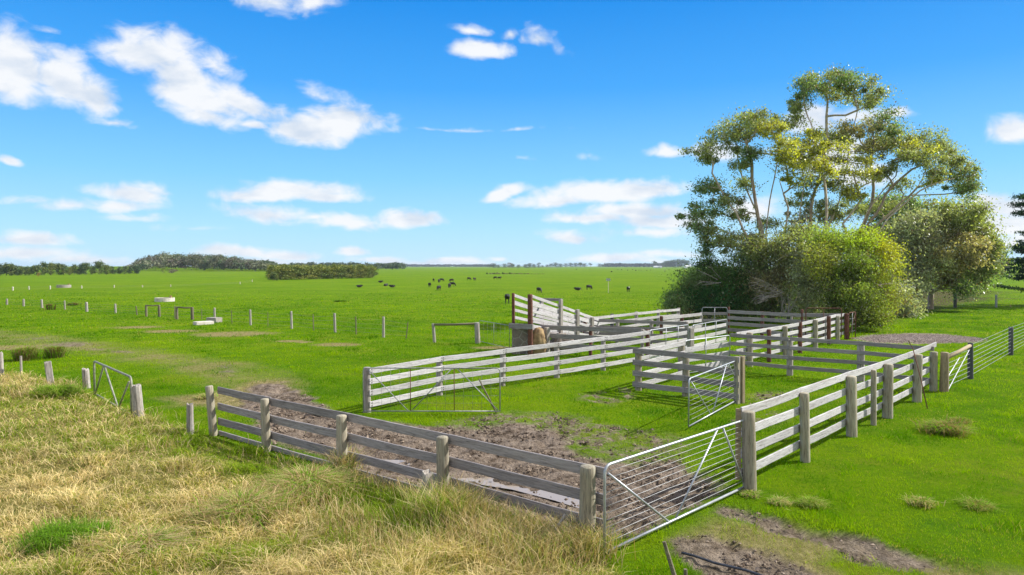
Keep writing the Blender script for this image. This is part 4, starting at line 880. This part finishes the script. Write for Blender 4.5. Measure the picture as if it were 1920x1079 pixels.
cows = [(951, 569.5, 'stand', -92, 'black cow walking head-on just left of the loading ramp'), (1010.5, 550, 'graze', -60, 'black cow grazing directly above the loading ramp top'),
 (1084, 545, 'lie', 180, 'black cow lying down right of the loading ramp'), (1104, 544, 'graze', 30, 'black cow standing next to the lying cow right of the ramp'), (1178, 548, 'face', -90, 'black cow with pale face standing alone towards the dark bush'),
 (673, 539.5, 'lie', 10, 'lying black and white cow, leftmost of the herd'), (713, 530.5, 'lie', 5, 'black cow lying farthest back among the four resting cattle'), (723, 537, 'lie', 60, 'black cow lying second from right among the resting cattle'), (736, 539.5, 'lie', 170, 'black cow lying rightmost of the four resting cattle'),
 (805.5, 539, 'stand', -70, 'dark brown-black cow standing at the left of the middle herd'), (823, 545.5, 'graze', -110, 'black cow grazing nearest in the middle herd'), (813, 529, 'stand', -80, 'small black cow farthest back at the left of the middle herd'),
 (823, 530.5, 'graze', -90, 'small dark calf, left of the pair behind the middle herd'), (828, 528.5, 'graze', 20, 'smaller dark calf, right of the pair behind the middle herd'), (847, 529.5, 'graze', 200, 'black cow grazing alone at the back right of the middle herd'),
 (843, 540.5, 'graze', -100, 'black cow, left of the pair at the right of the middle herd'), (848, 537.5, 'graze', 0, 'black cow, right of the pair at the right of the middle herd'),
 (879, 526, 'graze', 20, 'small black cow, left of the pair midway to the ramp'), (890, 527, 'stand', -120, 'larger black cow, right of the pair midway to the ramp'), (929, 524, 'graze', 160, 'tiny black cow, left of the pair above the walking cow'), (936, 524.8, 'stand', 10, 'tiny black cow, right of the pair above the walking cow')]
far = [(1081, 506.3), (1106, 506), (1147, 511), (1158.6, 507), (1166, 507.2), (1177, 508), (1186, 506.5), (1192, 508.4), (1198, 507.8), (1202, 508.2), (1213, 508.6), (1220, 507.6), (1232, 503.8), (1238, 503.6), (1250, 503.6), (1267, 503.2), (1273, 503.4), (1281, 504.6)]
for k, (a, b, kd, ang, lb) in enumerate(cows+[(a, b, 'graze', random.uniform(0, 360), 'tiny black cow in the far herd near the skyline right of the ramp') for a, b in far]):
    c = W(a, b); o = bpy.data.objects.new('cow', CM[kd]); link(o); o.location = (c[0], c[1], gzf(c[0], c[1])); o.rotation_euler = (0, 0, R(ang)); sc2 = 1.0 if k < 30 else .9
    sc2 *= (1 if k == 0 else .84); o.scale = (sc2*.86, sc2, sc2); tag(o, lb, 'cow', 'black cattle grazing in the pasture' if k < len(cows) else 'tiny far cattle near the skyline')
# small sign post/windmill-like stake
c = W(1140.5, 549.5); e = empty('marker_post', c, 'thin pale marker stake with a small plate out in the pasture', 'marker post')
mb = MB(); mb.tube([(0, 0, 0), (0, 0, 2.3)], .05, 7); mb.obj('stake', CONC, e); mb = MB(); mb.box((0, 0, 2.45), (.75, .05, .45)); mb.obj('plate', GALV, e)

# ------------------------------------------------------------------ trees
def leafcloud(cent, nleaf, sg, size, asp, cols, droop=.0, flat=None, shell=0.0):
    """cent (m,3) cluster centres, sg (m,3) spreads, returns V, C for rhombic leaves"""
    m = len(cent); idx = rng.integers(0, m, nleaf); d = rng.normal(size=(nleaf, 3)); r_ = np.linalg.norm(d, axis=1, keepdims=True); d = d*.85
    P = cent[idx]+d*sg[idx]
    a = rng.normal(size=(nleaf, 3)); a[:, 2] -= droop; a /= np.linalg.norm(a, axis=1, keepdims=True)
    b = np.cross(a, rng.normal(size=(nleaf, 3))); b /= np.linalg.norm(b, axis=1, keepdims=True)
    if flat is not None: b[:, 2] *= flat; a[:, 2] *= flat
    s_ = size*rng.uniform(.6, 1.35, (nleaf, 1)); a = a*s_/2; b = b*s_*asp/2
    V = np.stack([P-a, P+b, P+a, P-b], 1)
    C = np.repeat(cols(idx, P)[:, None, :], 4, 1)
    return V.reshape(-1, 3), C.reshape(-1, 3)
def quadmesh(name, V, C, mat, parent, loc=(0, 0, 0)):
    return npmesh(name, V-np.array(loc), [np.arange(len(V)).reshape(-1, 4)], mat, C, parent)
def grow(base, targets, first, stems=(), bend=.12, alpha=.45, tip=.034, pw=2.25, step=.9, flare=1.0):
    """connect targets into one branching skeleton; returns nodes, parent, radius"""
    nodes = [np.array(base, float)]; par = [-1]; pl = [0.0]
    for f in first: nodes.append(np.array(f, float)); par.append(len(nodes)-2); pl.append(pl[-1]+np.linalg.norm(nodes[-1]-nodes[-2]))
    f0 = len(nodes)-1
    for st in stems:
        prev = 1
        for q0, q1 in zip([nodes[1]]+list(st[:-1]), st):
            q0, q1 = np.array(q0, float), np.array(q1, float); L0 = np.linalg.norm(q1-q0); k_ = max(1, int(L0/1.0)); of = rng.normal(size=3)*.04*L0
            for i_ in range(1, k_+1): nodes.append(q0+(q1-q0)*i_/k_+of*math.sin(math.pi*i_/k_)); par.append(prev); pl.append(pl[prev]+L0/k_); prev = len(nodes)-1
    order = np.argsort([np.linalg.norm(t-nodes[f0]) for t in targets]); tips = []
    for k in order:
        t = np.array(targets[k]); NN = np.array(nodes); dd = np.linalg.norm(NN-t, axis=1); cost = dd+alpha*np.array(pl)*.55
        cost = np.where((NN[:, 2] > t[2]+.3), cost+2*(NN[:, 2]-t[2]), cost); cost[0] += 50
        j = int(np.argmin(cost)); p = nodes[j]; n = max(2, int(dd[j]/step)); dirv = t-p; prev = j
        off = rng.normal(size=3)*bend*dd[j]*.5; off[2] = -abs(off[2])*.6
        for i in range(1, n+1):
            u = i/n; q = p+dirv*u+off*math.sin(u*math.pi)+rng.normal(size=3)*.05*(u < 1)
            nodes.append(q); par.append(prev); pl.append(pl[prev]+np.linalg.norm(q-nodes[prev])); prev = len(nodes)-1
        tips.append(prev)
    n = len(nodes); acc = np.zeros(n); ch = np.zeros(n)
    for i in range(n-1, -1, -1):
        if acc[i] == 0: acc[i] = tip**pw
        if par[i] >= 0: acc[par[i]] += acc[i]
    return np.array(nodes), par, acc**(1/pw)*flare
def limbmesh(name, nodes, par, rad, cfun, mat, parent, loc, sides=6):
    V, Fq, C = [], [], []; n = 0
    for i in range(1, len(nodes)):
        p, q = nodes[par[i]], nodes[i]; d = q-p; L_ = np.linalg.norm(d)
        if L_ < 1e-6: continue
        d /= L_; u = np.array([0, 0, 1.0]) if abs(d[2]) < .9 else np.array([1.0, 0, 0]); a = np.cross(d, u); a /= np.linalg.norm(a); b = np.cross(d, a)
        r0 = min(rad[par[i]], rad[i]*1.35); r1 = rad[i]; p0 = p-d*r0*.2
        for (c, r) in ((p0, r0), (q+d*r1*.15, r1)):
            for k in range(sides):
                g_ = 2*math.pi*k/sides; V.append(c+(a*math.cos(g_)+b*math.sin(g_))*r); C.append(cfun(c, r))
        for k in range(sides): Fq.append((n+k, n+(k+1) % sides, n+sides+(k+1) % sides, n+sides+k))
        n += 2*sides
    return npmesh(name, np.array(V)-np.array(loc), [np.array(Fq)], mat, np.array(C), parent, smooth=True)
def blobpts(c, r, n, shell=.75):
    d = rng.normal(size=(n, 3)); d /= np.linalg.norm(d, axis=1, keepdims=True); k = (shell+(1-shell)*rng.random((n, 1)))*np.where(rng.random((n, 1)) < .25, .55, 1)
    return np.array(c)+d*np.array(r)*k
OLV, YEL, DKG, BRG, GRY = (.28, .32, .115), (.44, .44, .055), (.175, .26, .095), (.34, .30, .155), (.36, .39, .26)  # YEL puts sunlit highlights into the leaf colour as yellow-green
def gum(name, label, base, first, blobs, depth, dens=1.0, stems=(), leaf=.225, glint=.16, alpha=.45, mat=LEAFM, cat='tree', tipn=1.0, flare=1.0, sgk=.36, barkc=((.26, .19, .14), (.62, .54, .46))):
    """blobs: (px x, px y, px rx, px ry, colour, depth offset)"""
    e = empty(name, base, label, cat); k = depth/F; cents, sgs, cid, tg = [], [], [], []
    for bi, (bx, by, rx, ry, cn, dz) in enumerate(blobs):
        y = depth+dz; c = D(bx, by, y); kk = y/F; r = np.array([rx*kk, max(rx, ry)*kk*.9, ry*kk])*1.12; vol = r[0]*r[1]*r[2]
        m = int(np.clip(7.2*(r[0]*r[2])**.9*tipn, 6, 90)); pts = blobpts(c, r*.86, m)
        cents.append(pts); sgs.append(np.full((m, 3), 1.0)*np.array([1, 1, .72])*sgk*rng.uniform(.4, 1.8, (m, 1))); cid += [bi]*m
        sel = pts[:max(4, int(m*.6))]; tg += list(sel)
    cents, sgs, cid = np.concatenate(cents), np.concatenate(sgs), np.array(cid)
    nodes, par, rad_ = grow(base, tg, first, stems=[[D(a_, b_, depth+o_) for a_, b_ in st] for o_, st in stems], alpha=alpha, flare=flare)
    loc = np.array(base, float)
    def bc(p, r): t = rng.random()*.6+(.4 if r < .12 else 0); return tuple(np.array(barkc[0])*(1-t)+np.array(barkc[1])*t)
    limbmesh('trunk', nodes, par, rad_, bc, BARK, e, loc)
    pal = np.array([b[4] for b in blobs]); ctn = rng.uniform(.65, 1.3, len(cents))
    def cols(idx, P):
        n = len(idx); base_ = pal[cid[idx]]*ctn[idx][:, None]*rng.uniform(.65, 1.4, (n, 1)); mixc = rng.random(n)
        base_ = np.where((mixc < glint)[:, None], np.array([.34, .37, .27]), base_); base_ = np.where(((mixc > .93))[:, None], np.array([.16, .11, .045]), base_); return base_  # some leaves coloured pale grey to paint sun glints on glossy foliage
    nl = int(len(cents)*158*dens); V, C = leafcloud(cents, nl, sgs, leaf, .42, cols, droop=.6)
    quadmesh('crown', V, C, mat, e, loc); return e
dA = 61
gum('gum_tree', 'tall spreading eucalypt with bare lower limbs, left part of the big tree group', (*W(1448, 604)[:2], 0), [(*(W(1448, 604)[:2]), 2.5), D(1437, 500, dA), D(1428, 440, dA)],
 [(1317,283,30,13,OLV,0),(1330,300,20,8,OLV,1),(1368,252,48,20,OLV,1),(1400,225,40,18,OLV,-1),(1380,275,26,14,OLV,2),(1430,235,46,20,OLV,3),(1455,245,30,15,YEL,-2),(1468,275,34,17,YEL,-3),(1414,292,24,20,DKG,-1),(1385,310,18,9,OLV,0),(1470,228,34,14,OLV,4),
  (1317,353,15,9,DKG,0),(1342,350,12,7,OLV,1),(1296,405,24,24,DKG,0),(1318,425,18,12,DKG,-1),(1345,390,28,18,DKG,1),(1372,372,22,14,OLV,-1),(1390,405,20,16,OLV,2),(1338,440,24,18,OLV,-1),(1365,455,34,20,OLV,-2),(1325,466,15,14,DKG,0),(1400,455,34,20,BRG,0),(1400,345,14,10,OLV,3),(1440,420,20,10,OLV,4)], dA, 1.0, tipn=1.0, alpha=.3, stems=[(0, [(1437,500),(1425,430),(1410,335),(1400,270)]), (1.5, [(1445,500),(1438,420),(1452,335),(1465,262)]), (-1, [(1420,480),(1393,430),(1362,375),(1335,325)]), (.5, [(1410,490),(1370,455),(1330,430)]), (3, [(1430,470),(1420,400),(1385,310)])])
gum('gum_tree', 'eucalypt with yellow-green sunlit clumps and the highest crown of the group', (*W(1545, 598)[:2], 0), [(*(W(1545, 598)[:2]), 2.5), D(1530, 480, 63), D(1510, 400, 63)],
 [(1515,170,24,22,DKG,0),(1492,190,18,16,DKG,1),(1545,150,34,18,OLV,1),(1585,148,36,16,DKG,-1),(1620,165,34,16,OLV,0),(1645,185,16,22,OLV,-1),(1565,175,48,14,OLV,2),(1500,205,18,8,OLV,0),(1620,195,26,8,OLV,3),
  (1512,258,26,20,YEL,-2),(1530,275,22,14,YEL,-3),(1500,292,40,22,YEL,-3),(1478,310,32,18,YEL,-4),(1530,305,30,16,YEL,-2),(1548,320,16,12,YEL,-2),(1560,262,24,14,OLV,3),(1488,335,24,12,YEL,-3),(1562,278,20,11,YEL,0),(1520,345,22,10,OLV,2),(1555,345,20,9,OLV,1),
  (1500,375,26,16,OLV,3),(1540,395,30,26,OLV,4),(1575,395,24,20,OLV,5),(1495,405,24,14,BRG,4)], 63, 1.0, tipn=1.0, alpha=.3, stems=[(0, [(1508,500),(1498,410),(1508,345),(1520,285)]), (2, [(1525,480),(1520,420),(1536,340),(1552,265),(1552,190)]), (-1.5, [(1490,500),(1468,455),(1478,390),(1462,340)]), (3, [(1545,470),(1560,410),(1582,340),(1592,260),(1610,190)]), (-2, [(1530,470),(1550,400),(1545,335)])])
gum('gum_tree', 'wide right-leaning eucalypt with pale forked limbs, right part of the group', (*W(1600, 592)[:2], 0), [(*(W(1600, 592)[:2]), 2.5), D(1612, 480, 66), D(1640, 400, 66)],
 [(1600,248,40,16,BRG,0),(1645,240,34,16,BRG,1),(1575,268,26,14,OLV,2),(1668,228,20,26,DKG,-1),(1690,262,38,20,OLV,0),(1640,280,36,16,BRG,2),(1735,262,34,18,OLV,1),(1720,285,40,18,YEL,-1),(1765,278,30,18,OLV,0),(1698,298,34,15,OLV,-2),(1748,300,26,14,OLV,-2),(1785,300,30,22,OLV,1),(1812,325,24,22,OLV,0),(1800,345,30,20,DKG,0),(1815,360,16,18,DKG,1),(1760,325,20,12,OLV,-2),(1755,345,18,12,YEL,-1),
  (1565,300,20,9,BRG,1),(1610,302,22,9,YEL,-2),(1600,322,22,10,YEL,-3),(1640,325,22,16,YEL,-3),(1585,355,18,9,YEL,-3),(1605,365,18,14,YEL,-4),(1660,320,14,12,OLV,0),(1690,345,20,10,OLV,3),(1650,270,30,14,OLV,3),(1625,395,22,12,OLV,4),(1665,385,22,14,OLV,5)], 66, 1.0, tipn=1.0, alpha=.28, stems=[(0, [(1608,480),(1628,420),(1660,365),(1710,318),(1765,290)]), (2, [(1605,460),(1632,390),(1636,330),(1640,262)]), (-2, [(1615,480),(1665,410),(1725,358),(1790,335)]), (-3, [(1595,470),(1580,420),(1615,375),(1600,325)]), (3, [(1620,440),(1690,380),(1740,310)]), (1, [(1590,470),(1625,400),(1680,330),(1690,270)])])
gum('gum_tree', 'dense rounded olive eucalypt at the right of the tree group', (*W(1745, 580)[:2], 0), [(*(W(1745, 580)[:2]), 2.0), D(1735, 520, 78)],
 [(1760,420,60,40,OLV,0),(1800,400,40,26,OLV,-2),(1720,440,44,40,GRY,-3),(1700,400,40,30,DKG,3),(1820,440,36,36,OLV,0),(1850,462,26,28,OLV,0),(1862,475,14,22,DKG,1),(1780,470,60,34,BRG,-3),(1720,490,50,36,GRY,-3),(1700,530,34,34,GRY,-4),(1760,510,46,26,BRG,0),(1825,500,32,20,OLV,0),(1845,510,22,14,DKG,0),(1790,515,36,14,OLV,0),(1810,540,16,12,DKG,-2),(1830,530,14,8,OLV,0),(1680,560,24,30,GRY,-8),(1700,585,20,18,GRY,-10),(1660,440,30,40,DKG,4),(1650,390,34,24,DKG,6),(1690,450,30,40,OLV,0)], 76, 1.15, tipn=1.0, leaf=.30, sgk=.62, glint=.08)
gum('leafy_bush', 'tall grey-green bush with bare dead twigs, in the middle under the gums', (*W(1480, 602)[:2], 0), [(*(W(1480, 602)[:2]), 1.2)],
 [(1480,470,44,30,OLV,0),(1430,470,36,26,OLV,1),(1500,440,34,18,OLV,2),(1520,500,38,38,GRY,-2),(1450,520,40,36,BRG,1),(1410,490,30,24,DKG,2),(1480,560,50,30,DKG,2),(1530,550,34,40,GRY,-2),(1400,530,26,26,BRG,3),(1420,570,34,20,DKG,4),(1545,470,34,30,OLV,0),(1560,590,26,18,DKG,0)], 58, 1.0, tipn=1.8, leaf=.22, sgk=.5, glint=.14, cat='bush')
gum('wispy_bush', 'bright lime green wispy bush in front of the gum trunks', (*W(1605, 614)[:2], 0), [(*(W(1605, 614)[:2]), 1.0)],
 [(1590,455,40,24,(0.333,0.438,0.044),0),(1550,450,34,18,(0.280,0.385,0.052),1),(1625,450,34,20,(0.385,0.473,0.035),0),(1660,470,28,26,(0.473,0.473,0.035),0),(1600,495,44,34,(0.228,0.315,0.052),-1),(1660,515,28,36,(0.385,0.420,0.052),-1),(1610,550,46,36,(0.228,0.298,0.052),-2),(1640,585,36,26,(0.280,0.350,0.052),-2),(1575,540,30,36,(0.140,0.193,0.052),-1),(1570,580,22,26,(0.175,0.228,0.052),-1),(1620,600,36,14,(0.210,0.263,0.052),-2),(1665,560,20,26,(0.280,0.298,0.070),0),(1540,490,24,34,(0.350,0.385,0.070),-1)], 54, 1.25, tipn=2.0, leaf=.17, sgk=.44, glint=.05, mat=NEEDM, cat='bush')
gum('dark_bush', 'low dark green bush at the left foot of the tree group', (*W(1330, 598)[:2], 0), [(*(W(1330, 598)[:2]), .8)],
 [(1340,520,40,22,DKG,0),(1300,535,30,24,DKG,0),(1375,530,34,26,(0.088,0.193,0.044),-1),(1270,565,22,18,DKG,0),(1300,570,36,18,(0.052,0.140,0.044),-1),(1345,565,44,24,(0.052,0.149,0.044),-2),(1390,570,34,22,DKG,-1),(1262,572,14,12,DKG,-2),(1330,500,20,12,(0.105,0.193,0.052),0)], 62, 1.6, tipn=1.8, leaf=.21, sgk=.55, glint=.02, mat=NEEDM, cat='bush')
# dead twigs
def twigs(label, px, py, dep, n, dirs, ln):
    mb = MB()
    for i in range(n):
        a = D(px+random.uniform(-8, 8), py+random.uniform(-6, 6), dep); dx, dz = dirs; an = random.uniform(-.55, .55); v = np.array([dx*math.cos(an)-dz*math.sin(an), random.uniform(-.5, .1), dx*math.sin(an)+dz*math.cos(an)])*ln*random.uniform(.5, 1.1)
        mid = a+v*.5+np.array([0, 0, random.uniform(-.1, .2)]); mb.tube([a, mid, a+v], [.03, .018, .008], 5, False)
        for k in range(4):
            u = random.uniform(.3, .9); s0 = a+(v)*u; mb.tube([s0, s0+v*.3+np.array([random.uniform(-.4, .4), 0, random.uniform(-.5, .4)])], [.016, .006], 4, False)
    o = mb.obj('dead_branch', POSTG); tag(o, label, 'dead branch'); return o
twigs('fan of bare pale twigs poking from the middle bush', 1460, 552, 55.2, 12, (-1, .12), 2.3)
twigs('bare pale branch arching over the low dark bush', 1345, 528, 58.8, 4, (-1, .35), 2.2)
twigs('upright bare twigs against the middle bush, right of the fan', 1472, 590, 55.0, 10, (.1, 1), 1.8)
# conifer at the right edge
c0 = np.array([*(W(2000, 574)[:2]), 0]); e = empty('conifer_tree', c0, 'dark conifer with layered branches cut by the right edge', 'tree'); cents, sgs, tg = [], [], []
for i in range(62):
    z = 1.5+i*.27; rr = 8.0*(1-z/21)**.8*(.75+.4*random.random()); ang = i*2.4+random.random()*.5; m = 11
    for j in range(m):
        u = (j+1)/m; cents.append(c0+np.array([math.cos(ang)*rr*u, math.sin(ang)*rr*u, z-.3*u+.9*u*u+random.uniform(-.1, .1)])); sgs.append([.15+.5*math.sin(min(1, u*1.2)*3)*.9, .15+.45, .13])
    tg.append((ang, rr, z))
for (bx, by, rx) in [(1914, 370, 12), (1908, 384, 14), (1916, 400, 8), (1912, 463, 14), (1914, 470, 12), (1905, 497, 16), (1900, 508, 14), (1908, 520, 16), (1915, 488, 14)]:
    for j in range(6): cents.append(D(bx+random.uniform(-rx*.5, rx), by+random.uniform(-2, 2), 84+random.uniform(-2, 2))); sgs.append([.5, .5, .2])
cents, sgs = np.array(cents), np.array(sgs, float)
V, C = leafcloud(cents, 60000, sgs, .3, .35, lambda i, P: np.array([.018, .052, .026])*rng.uniform(.6, 1.6, (len(i), 1)))
quadmesh('crown', V, C, NEEDM, e, c0)
mb = MB(); mb.tube([(0, 0, -.1), (0, 0, 8), (0, 0, 18)], [.55, .35, .06], 9)
for (ang, rr, z) in tg: mb.tube([(0, 0, z), (math.cos(ang)*rr*.95, math.sin(ang)*rr*.95, z+.5)], [.09, .02], 4, False)
mb.obj('trunk', simple('dark_bark', (.05, .04, .03), (.10, .08, .06), 5, .9), e)

# far trees: shared meshes
def fartree(kind, pal, h=1.0, w=1.0, n=1500, seed=0):
    """unit tree 1 m tall crown mesh, trunk merged"""
    pts, sg = [], []
    nb = {'round': 26, 'tall': 20, 'flat': 16}[kind]
    for i in range(nb):
        a = random.uniform(0, 6.28)
        if kind == 'round': r = random.uniform(0, .38)*w; z = random.uniform(.14, .9); r *= math.sin(min(1, (1-z)*2.2)*1.57); s_ = (.11*w, .11*w, .08)
        elif kind == 'tall': z = random.uniform(.08, .92); r = .16*w*math.sin(min(1, (1.02-z)*2.5)*1.5); s_ = (.075*w, .075*w, .07)
        else: z = random.uniform(.6, .92); r = random.uniform(.05, .42)*w; s_ = (.12*w, .12*w, .05)
        pts.append((r*math.cos(a), r*math.sin(a), z)); sg.append(s_)
    pal = np.array(pal); pc = rng.integers(0, len(pal), nb)
    V, C = leafcloud(np.array(pts), n, np.array(sg), .065, .8, lambda i, P: pal[pc[i]]*rng.uniform(.6, 1.4, (len(i), 1)))
    mb = MB(); mb.tube([(0, 0, -.02), (0, 0, .55)], [.022, .012], 5, False)
    for p in pts[:7]: mb.tube([(0, 0, .3), p], [.012, .004], 4, False)
    tv = np.array(mb.v); f_ = np.array(mb.f)
    VV = np.concatenate([V, tv]); CC = np.concatenate([C, np.tile([.16, .13, .10], (len(tv), 1))])
    return VV, CC, [np.arange(len(V)).reshape(-1, 4), f_+len(V)]
def treemesh(nm, *a, **k):
    V, C, fs = fartree(*a, **k); o = npmesh(nm, V, fs, FARM, C); me = o.data; bpy.data.objects.remove(o); return me
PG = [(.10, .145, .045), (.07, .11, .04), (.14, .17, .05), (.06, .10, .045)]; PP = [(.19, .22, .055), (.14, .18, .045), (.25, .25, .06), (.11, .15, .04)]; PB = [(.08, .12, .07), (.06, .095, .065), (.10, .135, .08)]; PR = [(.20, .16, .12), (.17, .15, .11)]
TR = [treemesh('tree', 'round', p_, w=w_) for w_, p_ in ((.85, PG), (1.15, PG), (.95, [(.15, .19, .055), (.19, .22, .06)]), (1.0, [(.055, .095, .045), (.07, .11, .05)]), (1.1, [(.12, .15, .05), (.09, .12, .045)]))]; TP = [treemesh('tree', 'tall', PP, w=w_, n=1500) for w_ in (1.6, 1.9, 1.7)]; TB = [treemesh('tree', 'round', PB, w=w_, n=1100) for w_ in (1.5, 1.9)]; TF = [treemesh('tree', 'flat', PB, w=1.2, n=500)]; TW = [treemesh('tree', 'round', PR, w=1.3, n=900)]
def put(mesh, px, base_y, hpx, label, group, cat='tree', name='tree', wsc=1.0, dep=None):
    c = W(px, base_y) if dep is None else D(px, 500, dep); d = c[1]; o = bpy.data.objects.new(name, mesh); link(o); h = hpx*d/F
    o.location = (c[0], c[1], gzf(c[0], c[1])-.1); o.scale = (h*wsc, h*wsc, h); o.rotation_euler = (0, 0, random.uniform(0, 6.28)); tag(o, label, cat, group); return o
x_ = -60
while x_ < 262:
    t_ = .5+.5*math.sin(x_*.071+1.1); hp = random.uniform(17, 27)*(.80+.20*t_) if x_ < 195 else random.uniform(15, 19)
    put(random.choice(TR), x_, 517.5-x_*.012, hp, 'bushy dark green tree in the low belt along the far left skyline', 'far left tree belt', wsc=random.uniform(.85, 1.3)); x_ += random.uniform(7, 15)
put(treemesh('tree', 'round', [(.28, .15, .03)], w=1.0, n=400), 72, 519, 8, 'small orange-leaved tree in front of the far left tree belt', None)
put(treemesh('tree', 'tall', [(.16, .22, .03)], w=1.6, n=500), 305, 513, 12, 'small yellow-green pointed tree at the foot of the wooded hill', None)
put(TW[0], 322, 513, 9, 'reddish brown shrub at the foot of the wooded hill', None, 'shrub', 'shrub', 2.2)
# plantation
for row, (by, hp) in enumerate(((525.5, 27), (521.5, 24), (518.5, 21))):
    for i in range(20):
        px = 514+i*9.7+random.uniform(-2.5, 2.5)-row*1.5
        if px > 700: continue
        put(random.choice(TP), px, by-max(0, (px-514))*.022, hp*random.uniform(.88, 1.1)*(1-.16*max(0, (px-514))/190), 'upright olive green tree in the square plantation on the pasture', 'plantation trees', wsc=random.uniform(1.0, 1.35))
put(TR[0], 512, 526.5, 17, 'darker round tree at the left corner of the plantation', None, wsc=1.3)
# wooded hill: one mass
def woodmass(name, label, items, pal, leaf, n_each, trunk=True):
    cents, sg = [], []
    for (x_, y_, z0, h, r) in items:
        for i in range(9):
            a = random.uniform(0, 6.28); z = random.uniform(.3, .9); q = r*random.uniform(.2, .9)*math.sin(min(1, (1.0-z)*2)*1.57+.15); cents.append((x_+q*math.cos(a), y_+q*math.sin(a), z0+h*z)); sg.append((r*.35, r*.35, h*.10))
    pal = np.array(pal); pc = rng.integers(0, len(pal), len(cents)//9+1); tv_ = rng.uniform(.55, 1.3, len(pc))
    V, C = leafcloud(np.array(cents), n_each*len(items), np.array(sg), leaf, .8, lambda i, P: pal[pc[i//9]]*tv_[i//9][:, None]*rng.uniform(.7, 1.3, (len(i), 1)))
    o = quadmesh(name, V, C, FARM, None); tag(o, label, 'wood', None, 'stuff'); return o
it = []
for i in range(300):
    y_ = random.uniform(600, 860); px = random.uniform(250, 512); x_ = (px-960)/F*y_
    prof = max(0, min(1, (px-245)/60))*max(0.35, min(1, (520-px)/110)); h = random.uniform(8.5, 13.5)*(.5+.62*prof)
    if 190 < px < 262: h *= .6
    it.append((x_, y_, gzf(x_, y_), h, random.uniform(3.8, 6.5)))
woodmass('hill_wood', 'grey-green wood covering the low hill on the left skyline', it, [(.12, .155, .075), (.09, .13, .065), (.17, .18, .11), (.17, .155, .12)], 1.3, 260)
it = []
for i in range(70):
    px = random.uniform(545, 757); y_ = random.uniform(840, 900); it.append(((px-960)/F*y_, y_, 0, random.uniform(7.5, 9.5)*(1 if px < 700 else 1), 5))
woodmass('far_wood', 'dark belt of trees showing behind the plantation on the skyline', it, PB, 1.5, 220)
it = []
for i in range(160):
    px = random.uniform(715, 925); y_ = 3600+random.uniform(-50, 200); it.append(((px-960)/F*y_, y_, 0, random.uniform(9, 14), 14))
for i in range(160):
    px = random.uniform(1135, 1260); y_ = 2900+random.uniform(-50, 100); it.append(((px-960)/F*y_, y_, 0, random.uniform(12, 16), 12))
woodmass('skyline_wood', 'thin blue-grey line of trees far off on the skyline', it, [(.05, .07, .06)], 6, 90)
# right horizon individual trees
SKY = [(918, 501, 6, 0), (926, 502, 9, 0), (934, 502, 6, 1), (946, 502, 8, 1), (962, 502, 7, 1), (972, 502, 6, 0), (985, 502, 7, 1), (993, 502, 9, 0), (1001, 502, 7, 1), (1026, 501, 5, 1), (1033, 501, 7, 0), (1042, 501, 9, 0), (1051, 501, 7, 1), (1061, 500.5, 7, 0), (1070, 500.5, 8, 0), (1079, 500.5, 8, 1), (1088, 500.5, 8, 0), (1096, 500.5, 7, 0), (1124, 500.2, 6, 1), (1129, 500.2, 5, 0), (1017, 501.2, 4, 1), (1010, 501.5, 5, 1)]
for (px, by, hp, k) in SKY: put(TB[k], px, by+1.2, hp+1, 'small blue-green tree on the skyline right of centre', 'skyline trees right of centre', wsc=1.2)
put(TW[0], 955, 503, 11, 'round purplish tree on the skyline above the gap before the ramp', None, wsc=1.3)
for px, hp in ((1010, 10), (1088, 10), (1107, 9), (1228, 13), (1243, 11)): put(TF[0], px, 502.6, hp, 'flat-topped gum standing up from the skyline trees', 'flat-topped skyline gums', wsc=.9)
for px in (1250, 1256, 1263, 1270, 1277, 1284, 1289): put(TR[1] if False else TB[1], px, 502, 17 - abs(px-1272)*.18, 'dark tree in the dense clump on the skyline beside the big gums', 'dense skyline clump', wsc=1.0)
# low shrub row
for i in range(24):
    px = 914+i*4.6+random.uniform(-1, 1); put(TW[0] if i % 3 else TR[0], px, 514.6, random.uniform(2.4, 4.2) if i < 18 else 1.8, 'low dark shrub in the sparse row out on the pasture', 'row of low shrubs on the pasture', 'shrub', 'shrub', wsc=1.5)
# woodland far right
for i in range(26):
    px = 1852+i*5+random.uniform(-3, 3); put(TW[0] if i % 2 else TB[0], px, 516.5-random.uniform(0, 1.5), random.uniform(26, 34), 'grey-brown tree in the wood between olive eucalypt and conifer', 'wood at the far right', wsc=random.uniform(.7, 1.0))
# sheds
def shed(label, px, by, wpx, hpx):
    c = W(px, by); d = c[1]; w_, h_ = wpx*d/F, hpx*d/F; e = empty('farm_shed', c, label, 'shed')
    mb = MB(); mb.box((0, 0, h_*.33), (w_, 9, h_*.66)); mb.obj('wall', WHITEP, e)
    mb = MB(); x2 = w_*.53; mb.add([(-x2, -5.2, h_*.66), (x2, -5.2, h_*.66), (x2, 5.2, h_*.66), (-x2, 5.2, h_*.66), (-x2, 0, h_), (x2, 0, h_)], [(0, 1, 5, 4), (3, 4, 5, 2), (0, 4, 3), (1, 2, 5), (0, 3, 2, 1)]); mb.obj('roof', WHITEP, e)
shed('long white farm shed far off on the skyline', 1233, 502.6, 15, 3.5); shed('small white farm building on the skyline beside the dense tree clump', 1289, 503, 10, 5)

# ------------------------------------------------------------------ haze
m, t = newmat('air'); pv = t.nodes.new('ShaderNodeVolumePrincipled'); pv.inputs['Density'].default_value = .00008; pv.inputs['Color'].default_value = (.78, .88, 1, 1); pv.inputs['Anisotropy'].default_value = .2
o_ = t.nodes.new('ShaderNodeOutputMaterial'); t.links.new(pv.outputs[0], o_.inputs['Volume'])
mb = MB(); mb.box((0, 4000, 14), (9000, 9400, 33)); o = mb.obj('haze', m); tag(o, None, None, None, 'stuff')
